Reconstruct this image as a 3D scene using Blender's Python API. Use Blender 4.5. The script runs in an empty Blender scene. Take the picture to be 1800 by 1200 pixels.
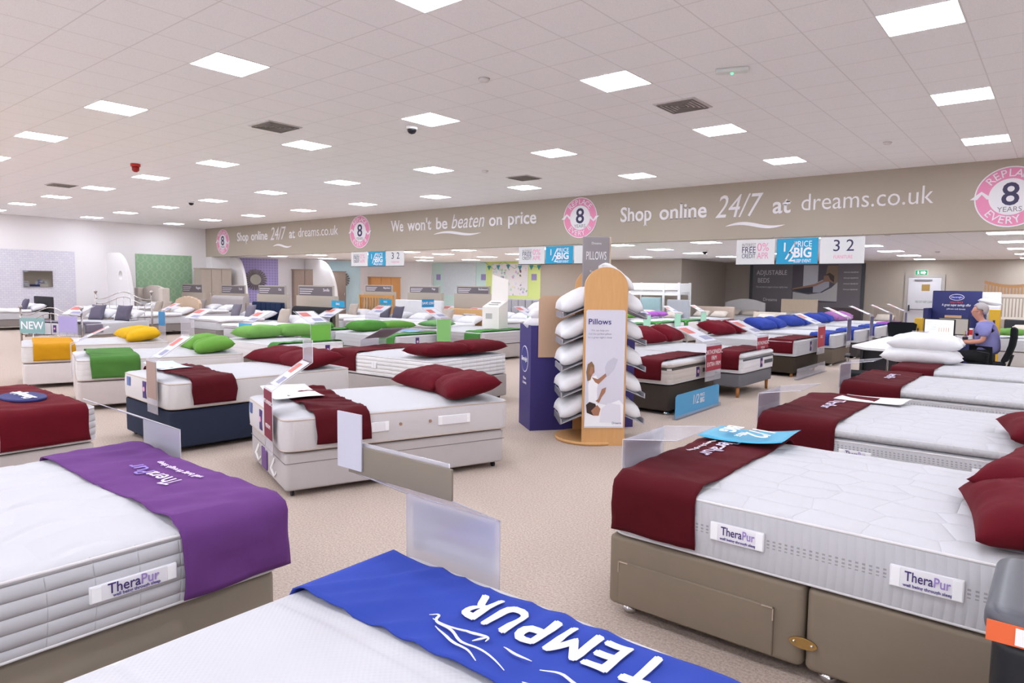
import bpy, bmesh, math, random
from math import sin, cos, pi, radians as R_
from mathutils import Vector, Matrix, noise
random.seed(7)
SC = bpy.context.scene
COL = SC.collection

# ------------------------------------------------------------ camera
F_PX, YAW, PITCH, ROLL, HC = 1194.7, -.68384, -.08134, .01301, 1.6
_cy, _sy, _cp, _sp = cos(YAW), sin(YAW), cos(PITCH), sin(PITCH)
FW = Vector((_cp*_sy, _cp*_cy, _sp)); RT = Vector((_cy, -_sy, 0)); UP = RT.cross(FW)
RT2 = cos(ROLL)*RT + sin(ROLL)*UP; UP2 = -sin(ROLL)*RT + cos(ROLL)*UP
cam = bpy.data.cameras.new('camera'); camo = bpy.data.objects.new('camera', cam); COL.objects.link(camo)
camo.matrix_world = Matrix(((RT2.x, UP2.x, -FW.x, 0), (RT2.y, UP2.y, -FW.y, 0), (RT2.z, UP2.z, -FW.z, HC), (0, 0, 0, 1)))
cam.sensor_width = 36; cam.lens = F_PX/1800*36; cam.clip_start = .05; cam.clip_end = 200
SC.camera = camo
# ------------------------------------------------------------ world and exposure
w = bpy.data.worlds.new('world'); SC.world = w; w.use_nodes = True
w.node_tree.nodes['Background'].inputs[0].default_value = (.9, .95, 1, 1)
w.node_tree.nodes['Background'].inputs[1].default_value = .3
vs = SC.view_settings
vs.view_transform = 'Standard'; vs.look = 'None'; vs.gamma = 1; vs.exposure = 0.64; vs.use_curve_mapping = False
LAMP = 21.0

# ------------------------------------------------------------ measuring helpers (a sight line met with a plane of the room)
def ray(x, y): return RT2*((x-900)/F_PX) + UP2*(-(y-600)/F_PX) + FW
def G(x, y, z=0.):
    d = ray(x, y); return Vector((0, 0, HC)) + d*((z-HC)/d.z)
def YP(x, y, Y): d = ray(x, y); return Vector((0, 0, HC)) + d*(Y/d.y)
def XP(x, y, X): d = ray(x, y); return Vector((0, 0, HC)) + d*(X/d.x)

# ------------------------------------------------------------ materials
def lin(h):
    if isinstance(h, str):
        h = h.lstrip('#'); c = [int(h[i:i+2], 16)/255 for i in (0, 2, 4)]
    else: c = h
    return tuple(((v/12.92) if v <= .04045 else ((v+.055)/1.055)**2.4) for v in c) + (1,)
MC = {}
class N:
    def __init__(s, name):
        s.m = bpy.data.materials.new(name); s.m.use_nodes = True; s.t = s.m.node_tree
        s.b = s.t.nodes['Principled BSDF']; s.out = s.t.nodes['Material Output']
    def n(s, kind, **k):
        x = s.t.nodes.new(kind)
        for a, v in k.items(): setattr(x, a, v)
        return x
    def l(s, a, b): s.t.links.new(a, b)
    def coord(s, which='Object'): return s.n('ShaderNodeTexCoord').outputs[which]
    def math(s, op, a, b=None, c=None):
        x = s.n('ShaderNodeMath', operation=op)
        for i, v in enumerate((a, b, c)):
            if v is None: continue
            if isinstance(v, (int, float)): x.inputs[i].default_value = v
            else: s.l(v, x.inputs[i])
        return x.outputs[0]
    def sep(s, v):
        x = s.n('ShaderNodeSeparateXYZ'); s.l(v, x.inputs[0]); return x.outputs
    def noise(s, v, scale, det=2, rough=.5):
        x = s.n('ShaderNodeTexNoise'); s.l(v, x.inputs['Vector']); x.inputs['Scale'].default_value = scale
        x.inputs['Detail'].default_value = det; x.inputs['Roughness'].default_value = rough; return x.outputs[0]
    def bump(s, h, strength=.3, dist=.01, prev=None):
        x = s.n('ShaderNodeBump'); x.inputs['Strength'].default_value = strength; x.inputs['Distance'].default_value = dist
        s.l(h, x.inputs['Height'])
        if prev: s.l(prev, x.inputs['Normal'])
        s.l(x.outputs[0], s.b.inputs['Normal']); return x.outputs[0]
    def mixc(s, f, a, b):
        x = s.n('ShaderNodeMix', data_type='RGBA')
        if isinstance(f, (int, float)): x.inputs[0].default_value = f
        else: s.l(f, x.inputs[0])
        for i, v in ((6, a), (7, b)):
            if isinstance(v, tuple): x.inputs[i].default_value = v
            else: s.l(v, x.inputs[i])
        return x.outputs[2]
    def col(s, v):
        if isinstance(v, tuple): s.b.inputs['Base Color'].default_value = v
        else: s.l(v, s.b.inputs['Base Color'])
def mat(h, rough=.6, metal=0, name=None, bump=0, bscale=200, var=0, spec=.4):
    key = ('p', h, rough, metal, bump, bscale, var, spec)
    if key in MC: return MC[key]
    s = N(name or 'paint_'+str(h).strip('#'))
    s.b.inputs['Roughness'].default_value = rough; s.b.inputs['Metallic'].default_value = metal
    s.b.inputs['Specular IOR Level'].default_value = spec
    c = lin(h); v = s.coord()
    if var:
        f = s.noise(v, 6, 3); d = tuple(x*(1-var) for x in c[:3])+(1,)
        s.col(s.mixc(f, c, d))
    else: s.col(c)
    if bump: s.bump(s.noise(v, bscale, 3), bump, .004)
    MC[key] = s.m; return s.m
def fabric(h, var=.12, sheen=.12, rough=.9):
    key = ('f', h, var)
    if key in MC: return MC[key]
    s = N('fabric_'+h.strip('#')); c = lin(h); v = s.coord()
    f = s.noise(v, 9, 4, .6); d = tuple(x*(1-var*2) for x in c[:3])+(1,)
    s.col(s.mixc(f, c, d)); s.b.inputs['Roughness'].default_value = rough
    s.b.inputs['Specular IOR Level'].default_value = .15
    s.b.inputs['Sheen Weight'].default_value = sheen; s.b.inputs['Sheen Roughness'].default_value = .5
    s.b.inputs['Sheen Tint'].default_value = tuple(min(1, x*.8+.02) for x in c[:3])+(1,)
    s.bump(s.noise(v, 350, 2), .15, .002); MC[key] = s.m; return s.m
def glow(h, e, name='glow'):
    s = N(name); s.b.inputs['Base Color'].default_value = (0, 0, 0, 1)
    s.b.inputs['Emission Color'].default_value = lin(h); s.b.inputs['Emission Strength'].default_value = e; return s.m
def acrylic(tint='#e6e2ea', a=.30):
    key = ('a', tint, a)
    if key in MC: return MC[key]
    s = N('clear_acrylic'); t = s.n('ShaderNodeBsdfTransparent'); g = s.n('ShaderNodeBsdfGlossy'); g.inputs['Roughness'].default_value = .12
    d = s.n('ShaderNodeBsdfDiffuse'); d.inputs['Color'].default_value = lin(tint)
    t.inputs['Color'].default_value = (.93, .93, .95, 1)
    m1 = s.n('ShaderNodeMixShader'); m1.inputs[0].default_value = .25; s.l(d.outputs[0], m1.inputs[1]); s.l(g.outputs[0], m1.inputs[2])
    m2 = s.n('ShaderNodeMixShader'); m2.inputs[0].default_value = a; s.l(t.outputs[0], m2.inputs[1]); s.l(m1.outputs[0], m2.inputs[2])
    s.l(m2.outputs[0], s.out.inputs['Surface']); MC[key] = s.m; return s.m
def quilt_mat(kind, h='#f1eff1'):
    """white mattress ticking: quilting as bump only"""
    key = ('q', kind, h)
    if key in MC: return MC[key]
    s = N('ticking_'+kind); v = s.coord(); x, y, z = s.sep(v)[:3]
    s.col(lin(h)); s.b.inputs['Roughness'].default_value = .85; s.b.inputs['Specular IOR Level'].default_value = .2
    s.b.inputs['Sheen Weight'].default_value = .1
    al = s.math('ADD', x, y)
    if kind == 'ribs':     # vertical ribs on the border
        hgt = s.math('ABSOLUTE', s.math('SINE', s.math('MULTIPLY', al, 95)))
        p = s.bump(hgt, .5, .006)
        band = s.math('LESS_THAN', s.math('ABSOLUTE', s.math('SUBTRACT', z, .14)), .018)
        dots = s.math('MULTIPLY', s.math('GREATER_THAN', s.math('SINE', s.math('MULTIPLY', al, 260)), .1), s.math('GREATER_THAN', s.math('SINE', s.math('MULTIPLY', z, 420)), 0.))
        s.col(s.mixc(s.math('MULTIPLY', band, dots), lin('#c3c1c5'), lin('#9c989a')))
    elif kind == 'bands':  # horizontal rolls crossed by seams
        a = s.math('ABSOLUTE', s.math('SINE', s.math('MULTIPLY', z, 62)))
        b = s.math('ABSOLUTE', s.math('SINE', s.math('MULTIPLY', al, 22)))
        hgt = s.math('MULTIPLY', s.math('POWER', a, .5), s.math('POWER', b, .12)); s.bump(hgt, .9, .012)
    elif kind == 'dimple':
        a = s.math('SINE', s.math('MULTIPLY', x, 330)); b = s.math('SINE', s.math('MULTIPLY', y, 330))
        s.bump(s.math('MULTIPLY', a, b), .22, .0015)
    elif kind == 'pin':
        vo = s.n('ShaderNodeTexVoronoi'); s.l(v, vo.inputs['Vector']); vo.inputs['Scale'].default_value = 5
        s.bump(vo.outputs[0], .35, .05)
    elif kind == 'cloud':
        m = s.n('ShaderNodeMapping'); s.l(v, m.inputs[0]); m.inputs['Scale'].default_value = (1, 1.5, .2); vo = s.n('ShaderNodeTexVoronoi', feature='DISTANCE_TO_EDGE')
        s.l(m.outputs[0], vo.inputs['Vector']); vo.inputs['Scale'].default_value = 4.2; vo.inputs['Randomness'].default_value = .55
        s.bump(s.math('POWER', s.math('MINIMUM', s.math('MULTIPLY', vo.outputs[0], 4.5), 1.0), .5), .5, .02)
    elif kind == 'border':
        a = s.math('ABSOLUTE', s.math('SINE', s.math('MULTIPLY', z, 45))); s.bump(s.math('POWER', a, .4), .5, .008)
    else:
        s.bump(s.noise(v, 60, 2), .2, .004)
    MC[key] = s.m; return s.m
def wood(h1='#dcaa72', h2='#cf9a60', sx=1.2, sz=1.2):
    key = ('w', h1, h2, sx, sz)
    if key in MC: return MC[key]
    s = N('wood'); m = s.n('ShaderNodeMapping'); s.l(s.coord(), m.inputs[0]); m.inputs['Scale'].default_value = (14, 14, 1.5)
    s.col(s.mixc(s.noise(m.outputs[0], 3, 4), lin(h1), lin(h2))); s.b.inputs['Roughness'].default_value = .45
    MC[key] = s.m; return s.m
CHROME = mat('#d8d8da', .15, 1, 'chrome'); BLACK = mat('#15151a', .5); DKGREY = mat('#3a3a40', .6)
WHITEP = mat('#f0eeee', .5); PINK = mat('#e88fb4', .5); BLUE = mat('#1f9ac4', .45); MAROON_P = mat('#97203a', .5); REDP = mat('#d8483e', .5)
NAVYT = mat('#3b3358', .5); GREYT = mat('#8a8488', .6)

# ------------------------------------------------------------ object helpers
def link(name, me, m=None, parent=None):
    o = bpy.data.objects.new(name, me); COL.objects.link(o)
    if m is not None and me is not None:
        for k in (m if isinstance(m, (list, tuple)) else [m]): me.materials.append(k)
    if parent: o.parent = parent
    return o
def tag(o, label=None, cat=None, group=None, kind=None):
    if label: o['label'] = label
    if cat: o['category'] = cat
    if group: o['group'] = group
    if kind: o['kind'] = kind
    return o
def empty(name, loc=(0, 0, 0), rz=0, label=None, cat=None, group=None):
    o = bpy.data.objects.new(name, None); COL.objects.link(o); o.empty_display_size = .1
    o.location = loc; o.rotation_euler = (0, 0, rz); return tag(o, label, cat, group)
def copy_tree(o, parent=None):
    c = o.copy(); COL.objects.link(c)
    if parent: c.parent = parent
    for ch in o.children: copy_tree(ch, c)
    return c
class MB:
    def __init__(s): s.bm = bmesh.new()
    def box(s, a, b, mi=0, M=None):
        a = Vector(a); b = Vector(b); vs_ = []
        for x in (a.x, b.x):
            for y in (a.y, b.y):
                for z in (a.z, b.z):
                    p = Vector((x, y, z)); vs_.append(s.bm.verts.new(M @ p if M else p))
        for f in ((0, 1, 3, 2), (4, 6, 7, 5), (0, 4, 5, 1), (2, 3, 7, 6), (0, 2, 6, 4), (1, 5, 7, 3)):
            s.bm.faces.new([vs_[i] for i in f]).material_index = mi
        return s
    def tube(s, pts, r, n=8, closed=False, cap=True, mi=0):
        pts = [Vector(p) for p in pts]; rs = r if isinstance(r, (list, tuple)) else [r]*len(pts); rings = []
        L = len(pts); up = None
        for i, p in enumerate(pts):
            a = pts[(i-1) % L] if (closed or i > 0) else p; b = pts[(i+1) % L] if (closed or i < L-1) else p
            t = (b-a).normalized()
            if up is None: up = Vector((0, 0, 1)) if abs(t.z) < .9 else Vector((1, 0, 0))
            u = (up - t*up.dot(t)); 
            if u.length < 1e-4: u = t.orthogonal()
            u.normalize(); up = u; v_ = t.cross(u)
            rings.append([s.bm.verts.new(p + (u*cos(2*pi*k/n)+v_*sin(2*pi*k/n))*rs[i]) for k in range(n)])
        for i in range(L if closed else L-1):
            A, B = rings[i], rings[(i+1) % L]
            for k in range(n): 
                f = s.bm.faces.new((A[k], A[(k+1) % n], B[(k+1) % n], B[k])); f.material_index = mi; f.smooth = True
        if cap and not closed:
            s.bm.faces.new(rings[0][::-1]).material_index = mi; s.bm.faces.new(rings[-1]).material_index = mi
        return s
    def lathe(s, prof, c=(0, 0, 0), n=20, mi=0):
        c = Vector(c); rings = []
        for r, z in prof: rings.append([s.bm.verts.new(c+Vector((r*cos(2*pi*k/n), r*sin(2*pi*k/n), z))) for k in range(n)])
        for A, B in zip(rings, rings[1:]):
            for k in range(n):
                f = s.bm.faces.new((A[k], A[(k+1) % n], B[(k+1) % n], B[k])); f.smooth = True; f.material_index = mi
        if prof[0][0] > 1e-5: s.bm.faces.new(rings[0][::-1]).material_index = mi
        if prof[-1][0] > 1e-5: s.bm.faces.new(rings[-1]).material_index = mi
        return s
    def prism(s, poly, d, M=None, mi=0):
        """poly in local x,z ; thickness d along y"""
        a = [Vector((x, 0, z)) for x, z in poly]; b = [Vector((x, d, z)) for x, z in poly]
        if M: a = [M @ p for p in a]; b = [M @ p for p in b]
        A = [s.bm.verts.new(p) for p in a]; B = [s.bm.verts.new(p) for p in b]; n = len(a)
        s.bm.faces.new(A).material_index = mi; s.bm.faces.new(B[::-1]).material_index = mi
        for i in range(n): s.bm.faces.new((A[i], B[i], B[(i+1) % n], A[(i+1) % n])).material_index = mi
        return s
    def ball(s, c, r, sub=2, sc=(1, 1, 1)):
        M = Matrix.Translation(c) @ Matrix.Diagonal((r*sc[0], r*sc[1], r*sc[2], 1))
        g = bmesh.ops.create_icosphere(s.bm, subdivisions=sub, radius=1, matrix=M)
        for v in g['verts']:
            for f in v.link_faces: f.smooth = True
        return s
    def rbox(s, a, b, r=.03, nx=4, ny=4, nz=3, fn=None, R=None, sm=True):
        """rounded box; extra cuts near the edges; fn(p,side) moves points"""
        a = Vector(a); b = Vector(b); R = R or r
        def cuts(lo, hi, n, rr):
            k = [lo, lo+rr*.3, lo+rr*.65, lo+rr]; m = [lo+rr+(hi-lo-2*rr)*i/n for i in range(1, n)]
            return k+m+[hi-rr, hi-rr*.65, hi-rr*.3, hi]
        xs = cuts(a.x, b.x, nx, R); ys = cuts(a.y, b.y, ny, R); zs = cuts(a.z, b.z, nz, r); V = {}
        nX, nY, nZ = len(xs)-1, len(ys)-1, len(zs)-1
        def vert(i, j, k):
            if (i, j, k) in V: return V[i, j, k]
            p = Vector((xs[i], ys[j], zs[k]))
            q = Vector((min(max(p.x, a.x+R), b.x-R), min(max(p.y, a.y+R), b.y-R), 0)); d = Vector((p.x-q.x, p.y-q.y, 0))
            inset = 0
            zc = min(max(p.z, a.z+r), b.z-r); dz = p.z-zc
            m = max(abs(d.x), abs(d.y))
            if m > 1e-9:
                dn = d.normalized()*m
                # vertical rounding
                e = (m-(R-r)); 
                if abs(dz) > 1e-9 and e > 0:
                    vv = Vector((e, dz)); mm = max(e, abs(dz)); vv = vv.normalized()*mm
                    dn = d.normalized()*((R-r)+vv.x); dz = vv.y
                p = Vector((q.x+dn.x, q.y+dn.y, zc+dz))
            if fn: p = fn(p, (i, j, k), (nX, nY, nZ))
            V[i, j, k] = s.bm.verts.new(p); return V[i, j, k]
        def face(q):
            try: f = s.bm.faces.new([vert(*t) for t in q]); f.smooth = sm
            except ValueError: pass
        for i in range(nX):
            for j in range(nY):
                face(((i, j, nZ), (i+1, j, nZ), (i+1, j+1, nZ), (i, j+1, nZ))); face(((i, j, 0), (i, j+1, 0), (i+1, j+1, 0), (i+1, j, 0)))
        for i in range(nX):
            for k in range(nZ):
                face(((i, 0, k), (i+1, 0, k), (i+1, 0, k+1), (i, 0, k+1))); face(((i, nY, k), (i, nY, k+1), (i+1, nY, k+1), (i+1, nY, k)))
        for j in range(nY):
            for k in range(nZ):
                face(((0, j, k), (0, j, k+1), (0, j+1, k+1), (0, j+1, k))); face(((nX, j, k), (nX, j+1, k), (nX, j+1, k+1), (nX, j, k+1)))
        return s
    def done(s, name, m=None, parent=None, fix=True):
        if fix: bmesh.ops.recalc_face_normals(s.bm, faces=s.bm.faces)
        me = bpy.data.meshes.new(name); s.bm.to_mesh(me); s.bm.free(); return link(name, me, m, parent)
def text_me(txt, size=1, ext=.004, bold=0, shear=0, width=None, align='CENTER', serif=0, res=3, xs=1):
    cu = bpy.data.curves.new('t', 'FONT'); cu.body = txt; cu.size = size; cu.extrude = ext; cu.offset = bold*size; cu.shear = shear
    cu.align_x = align; cu.align_y = 'BOTTOM_BASELINE' if False else 'CENTER'; cu.resolution_u = res
    o = bpy.data.objects.new('t', cu); COL.objects.link(o)
    dg = bpy.context.evaluated_depsgraph_get(); dg.update()
    me = bpy.data.meshes.new_from_object(o.evaluated_get(dg)); bpy.data.objects.remove(o); bpy.data.curves.remove(cu)
    if serif:
        bm = bmesh.new(); bm.from_mesh(me); add = []
        stem = size*.16
        for e in bm.edges:
            a, b = e.verts[0].co, e.verts[1].co
            if a.z < 0 or b.z < 0: continue
            if abs(a.y-b.y) < 1e-4*size and .05*size < abs(a.x-b.x) < stem and len(e.link_faces):
                f = [f for f in e.link_faces if abs(f.normal.z) > .5]
                if len(f) != 1: continue
                add.append((min(a.x, b.x), max(a.x, b.x), a.y, 1 if f[0].calc_center_median().y > a.y else -1))
        for x0, x1, y, s in add:
            t = size*.035*s; e = size*serif
            y0, y1 = (y, y+t) if t > 0 else (y+t, y)
            vs_ = [bm.verts.new((x, yy, z)) for z in (-ext, ext) for x, yy in ((x0-e, y0), (x1+e, y0), (x1+e, y1), (x0-e, y1))]
            bm.faces.new(vs_[:4][::-1]); bm.faces.new(vs_[4:])
            for i in range(4): bm.faces.new((vs_[i], vs_[(i+1) % 4], vs_[4+(i+1) % 4], vs_[4+i]))
        bm.to_mesh(me); bm.free()
    if width:
        xs_ = [v.co.x for v in me.vertices]; c = width/(max(xs_)-min(xs_))
        for v in me.vertices: v.co.x *= c
    elif xs != 1:
        for v in me.vertices: v.co.x *= xs
    return me
def drape(t, rn, off=.008):
    from mathutils.bvhtree import BVHTree
    bm = bmesh.new(); bm.from_mesh(rn.data); bv = BVHTree.FromBMesh(bm); bm.free()
    M = t.matrix_local.copy(); Mi = M.inverted(); bm = bmesh.new(); bm.from_mesh(t.data)
    bmesh.ops.triangulate(bm, faces=bm.faces)
    for _ in range(2):
        L = [e for e in bm.edges if e.calc_length() > .022]
        if L: bmesh.ops.subdivide_edges(bm, edges=L, cuts=1); bmesh.ops.triangulate(bm, faces=bm.faces)
    zs = [(M @ v.co).z for v in bm.verts]; z0 = min(zs)
    for v in bm.verts:
        p = M @ v.co; h = bv.ray_cast(Vector((p.x, p.y, 3)), Vector((0, 0, -1)))
        if h[0]: p.z = h[0].z+off+(p.z-z0)*.5; v.co = Mi @ p
    bm.to_mesh(t.data); bm.free(); return t
def two_tone(parent, o, xa, ya, size, c1, c2, width):
    me = text_me('TheraPur', size, .0008, width=width, bold=.006); xs = [v.co.x for v in me.vertices]; lo, hi = min(xs), max(xs)
    for p in me.polygons: p.material_index = 1 if p.center.x > lo+(hi-lo)*.645 else 0
    t = link('brand_lettering', me, [mat(c1, .7), mat(c2, .7)], parent); t.matrix_local = frame_mat(o, xa, ya); return t
def frame_mat(o, xa, ya):
    """matrix with local x, y axes in world directions"""
    xa = Vector(xa).normalized(); ya = Vector(ya); ya = (ya-xa*ya.dot(xa)).normalized(); za = xa.cross(ya)
    return Matrix(((xa.x, ya.x, za.x, o[0]), (xa.y, ya.y, za.y, o[1]), (xa.z, ya.z, za.z, o[2]), (0, 0, 0, 1)))
def text_on(txt, parent, o, xa, ya, size, m, name='lettering', **k):
    """text as a child, o/xa/ya in parent space"""
    me = text_me(txt, size, **k); t = link(name, me, m, parent); t.matrix_local = frame_mat(o, xa, ya); return t
def join_me(items, name):
    bm = bmesh.new()
    for me, M in items:
        me.transform(M); bm.from_mesh(me)
    me = bpy.data.meshes.new(name); bm.to_mesh(me); bm.free(); return me
def fbm(p, s=1, o=0):
    return noise.noise(Vector((p[0]*s+o, p[1]*s-o, p[2]*s+2*o)))

# ============================================================ SETTING
ZU, ZL, YB = 3.928, 2.72, 14.85
def carpet():
    s = N('carpet'); v = s.coord(); n1 = s.noise(v, 75, 4, .85); n2 = s.noise(v, 2.2, 3)
    r = s.n('ShaderNodeValToRGB'); s.l(n1, r.inputs[0]); r.color_ramp.elements[0].position = .35; r.color_ramp.elements[1].position = .66
    r.color_ramp.elements[0].color = lin('#a08d80'); r.color_ramp.elements[1].color = lin('#dac9be')
    s.col(s.mixc(s.math('MULTIPLY', n2, .25), r.outputs[0], lin('#b3a396'))); s.b.inputs['Roughness'].default_value = .95
    s.b.inputs['Specular IOR Level'].default_value = .1; s.bump(n1, .6, .006); return s.m
def tiles(ox, oy, h='#faf7f8'):
    s = N('ceiling_tile'); v = s.coord(); x, y, z = s.sep(v)[:3]
    def line(c, o):
        f = s.math('FRACT', s.math('DIVIDE', s.math('ADD', c, 60-o), .6)); return s.math('LESS_THAN', s.math('ABSOLUTE', s.math('SUBTRACT', f, .5)), .490)
    inside = s.math('MULTIPLY', line(x, ox), line(y, oy)); spk = s.noise(v, 160, 3, .7)
    base = s.mixc(s.math('MULTIPLY', s.math('GREATER_THAN', spk, .56), .35), lin(h), lin('#dcd6d6'))
    s.col(s.mixc(inside, lin('#e6e1e1'), base)); s.b.inputs['Roughness'].default_value = .9
    s.b.inputs['Specular IOR Level'].default_value = .1; return s.m
LX0, LY0 = -1.123, 3.887
def struct(name, a, b, m):
    o = MB().box(a, b).done(name, m); o['kind'] = 'structure'; return o
def structure():
    struct('floor', (-31, -7.3, -.2), (7.3, 29, 0), carpet())
    struct('ceiling', (-31, -7.3, ZU), (7.3, YB+.25, ZU+.15), tiles(LX0-.3, LY0-.3))
    struct('ceiling', (-31, YB+.25, ZL), (7.3, 29, ZL+.15), tiles(-.98-.3, .1))
    taupe = mat('#b0a498', .8, name='taupe_wall'); white = mat('#e9e3e3', .8, name='white_wall')
    struct('wall_bulkhead', (-29.6, YB, ZL-.02), (7.3, YB+.25, ZU), mat('#b0a495', .8))
    struct('wall_left', (-29.9, -7.3, 0), (-29.6, YB, ZU), white)
    M = Matrix.Translation((-29.1, YB, 0)) @ Matrix.Rotation(math.atan2(9.35, 4.1), 4, 'Z')
    o = MB().box((0, 0, 0), (10.4, .2, ZL), M=M).done('wall_left', white); o['kind'] = 'structure'
    struct('wall_left', (-29.6, YB-.0, 0), (-29.1, YB+.2, ZL-.02), white)
    struct('wall_back', (-25.4, 24.2, 0), (-21.35, 24.4, ZL), mat('#c5dcd6', .8))
    struct('wall_back', (-21.35, 24.2, 0), (-18.15, 24.4, ZL), mat('#d3df8e', .8))
    struct('wall_back', (-18.15, 24.2, 0), (-11.45, 24.4, ZL), taupe)
    struct('wall_back', (-11.65, 24.4, 0), (-11.45, 28.5, ZL), taupe)
    struct('wall_back', (-11.65, 28.5, 0), (7.3, 28.7, ZL), taupe)
    struct('wall_right', (7, -7.3, 0), (7.3, 28.5, ZU), taupe)
    struct('wall_front', (-29.6, -7.3, 0), (7, -7, ZU), white)
structure()
def added_fill_panels():  # unseen framed glowing panels, added behind the camera to brighten the ceiling
    g = glow('#eef3ff', 2.0, 'fill_panel_glow'); fr = mat('#5a5a60', .5)
    k = 0
    for i in range(8):
        x = -25+3.9*i; k += 1
        w_ = MB().box((x, -6.99, .35), (x+3.4, -6.97, 3.3)).done('window_%d' % k, g); w_['kind'] = 'structure'
        f = MB()
        for a, b in (((x-.06, -6.995, .29), (x, -6.93, 3.36)), ((x+3.4, -6.995, .29), (x+3.46, -6.93, 3.36)), ((x, -6.995, .29), (x+3.4, -6.93, .35)), ((x, -6.995, 3.3), (x+3.4, -6.93, 3.36)), ((x+1.67, -6.965, .35), (x+1.73, -6.93, 3.3))): f.box(a, b)
        f.done('window_frame', fr, w_)
added_fill_panels()

# ceiling lights -------------------------------------------------
def make_light(z, label, group):
    t = empty('ceiling_light', (0, 0, z), 0, label, 'light', group)
    MB().box((-.29, -.29, -.006), (.29, .29, -.003)).done('diffuser', glow('#ecf4ff', LAMP, 'lamp_panel'), t)
    fr = MB()
    for a, b in (((-.3, -.3), (.3, -.29)), ((-.3, .29), (.3, .3)), ((-.3, -.29), (-.29, .29)), ((.29, -.29), (.3, .29))):
        fr.box((a[0], a[1], -.008), (b[0], b[1], -.001))
    fr.done('frame', mat('#e8e4e4', .5), t); return t
l0 = None
for r in range(-3, 4):
    for c in range(-2, 10):
        x = LX0-3*c; y = LY0+2.975*r
        if r == -1 and c in (4, 5): pass
        lab = 'square recessed light panel glowing white in the high ceiling before the beam'
        if l0 is None: l0 = make_light(ZU, lab, 'lights in the high ceiling'); o = l0
        else: o = copy_tree(l0)
        o.location = (x, y, ZU)
l1 = None
for x, ys in ((-.98, (15.9, 18.7, 21.7, 24.7, 27.6)), (4.8, (15.9, 21.7, 27.6)), (-3.95, (15.9, 18.9, 21.7, 24.5, 27.5)), (-6.9, (15.9, 18.9, 22)), (-9.3, (15.9, 18.2, 20.6, 23.2)), (-12.1, (16.3, 18.7, 22.2)),
              (-15.0, (15.9, 18.6, 21.4)), (-17.6, (15.9, 17.6, 20, 22.4)), (-20.3, (16.3, 19.2, 22)), (-23, (16, 19, 21.8)), (-25.8, (16, 18.5)), (1.9, (17, 20, 23, 26))):
    for y in ys:
        if l1 is None: l1 = make_light(ZL, 'square recessed light panel in the lower ceiling beyond the sign beam', 'lights in the low ceiling'); o = l1
        else: o = copy_tree(l1)
        o.location = (x, y, ZL)

# lettering on the bulkhead ---------------------------------------
SIGNW = mat('#ece8ec', .5)
YF = YB-.004
def beam_text(parts, x0, x1, z, name_label, swoosh=None):
    """parts: (text, height, serif, shear, bold, relative width)"""
    tot = sum(p[5] for p in parts)+.035*(len(parts)-1); u = (x1-x0)/tot; x = x0; root = empty('wall_lettering', (x0, YF, z), 0, name_label, 'lettering')
    for t, h, sf, sh, bo, wd, dz in parts:
        me = text_me(t, h, .004, bold=bo, shear=sh, serif=sf)
        xs = [v.co.x for v in me.vertices]; k = wd*u/(max(xs)-min(xs)); cx = (max(xs)+min(xs))/2
        for v in me.vertices: v.co.x = (v.co.x-cx)*k
        wo = link('word', me, SIGNW, root); wo.matrix_local = frame_mat((x+wd*u/2-x0, 0, dz), (1, 0, 0), (0, 0, 1)); x += (wd+.035)*u
    if swoosh:
        a, b, zz = swoosh; bm = bmesh.new(); n = 24; top = []; bot = []
        for i in range(n+1):
            t = i/n; xx = a+(b-a)*t; c = zz+.055*sin(pi*2*t+.3)*-1+.05*(t-.4); th = .038*sin(pi*t)**.7+.001
            c = zz + .05*math.sin(pi*(1-t*1.9))*1.0*(1 if t < .5 else 1)*(1) * (-1 if False else 1)+.0
            top.append(bm.verts.new((xx, c+th, .004))); bot.append(bm.verts.new((xx, c-th, .004)))
        for i in range(n): bm.faces.new((bot[i], bot[i+1], top[i+1], top[i]))
        me = bpy.data.meshes.new('sw'); bm.to_mesh(me); bm.free(); so = link('underline_flourish', me, SIGNW, root); so.matrix_local = frame_mat((-x0, 0, -z), (1, 0, 0), (0, 0, 1))
    return root
def bx(px, py): return YP(px, py, YB).x
def bz(px, py): return YP(px, py, YB).z
SHOP = lambda h: [('Shop', h, .045, 0, .016, .145, 0), ('online', h, .045, 0, .016, .2, 0), ('24/7', h*1.42, .0, .3, 0, .18, .03), ('at', h, .045, 0, .016, .065, 0), ('dreams.co.uk', h*.98, 0, 0, -.004, .40, .02)]
beam_text(SHOP(.50), bx(1091, 375), bx(1641, 350), bz(1300, 366), 'large white lettering starting Shop online on the near end of the beam', (bx(1275, 396), bx(1380, 394), bz(1320, 396)))
beam_text(SHOP(.50), bx(417, 415), bx(594, 408), bz(500, 412), 'small distant Shop online lettering on the far left of the beam', (bx(480, 432), bx(513, 431), bz(497, 432)))
beam_text([('We', .5, .045, 0, .016, .12, 0), ("won't", .5, .045, 0, .016, .22, 0), ('be', .5, .045, 0, .016, .1, 0), ('beaten', .6, 0, .3, 0, .26, .02), ('on', .5, .045, 0, .016, .1, 0), ('price', .5, .045, 0, .016, .2, 0)],
          bx(687, 398), bx(943, 382), bz(810, 391), "white words We won't be beaten on price along the middle of the taupe beam", (bx(762, 409), bx(846, 407), bz(800, 410)))
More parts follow.
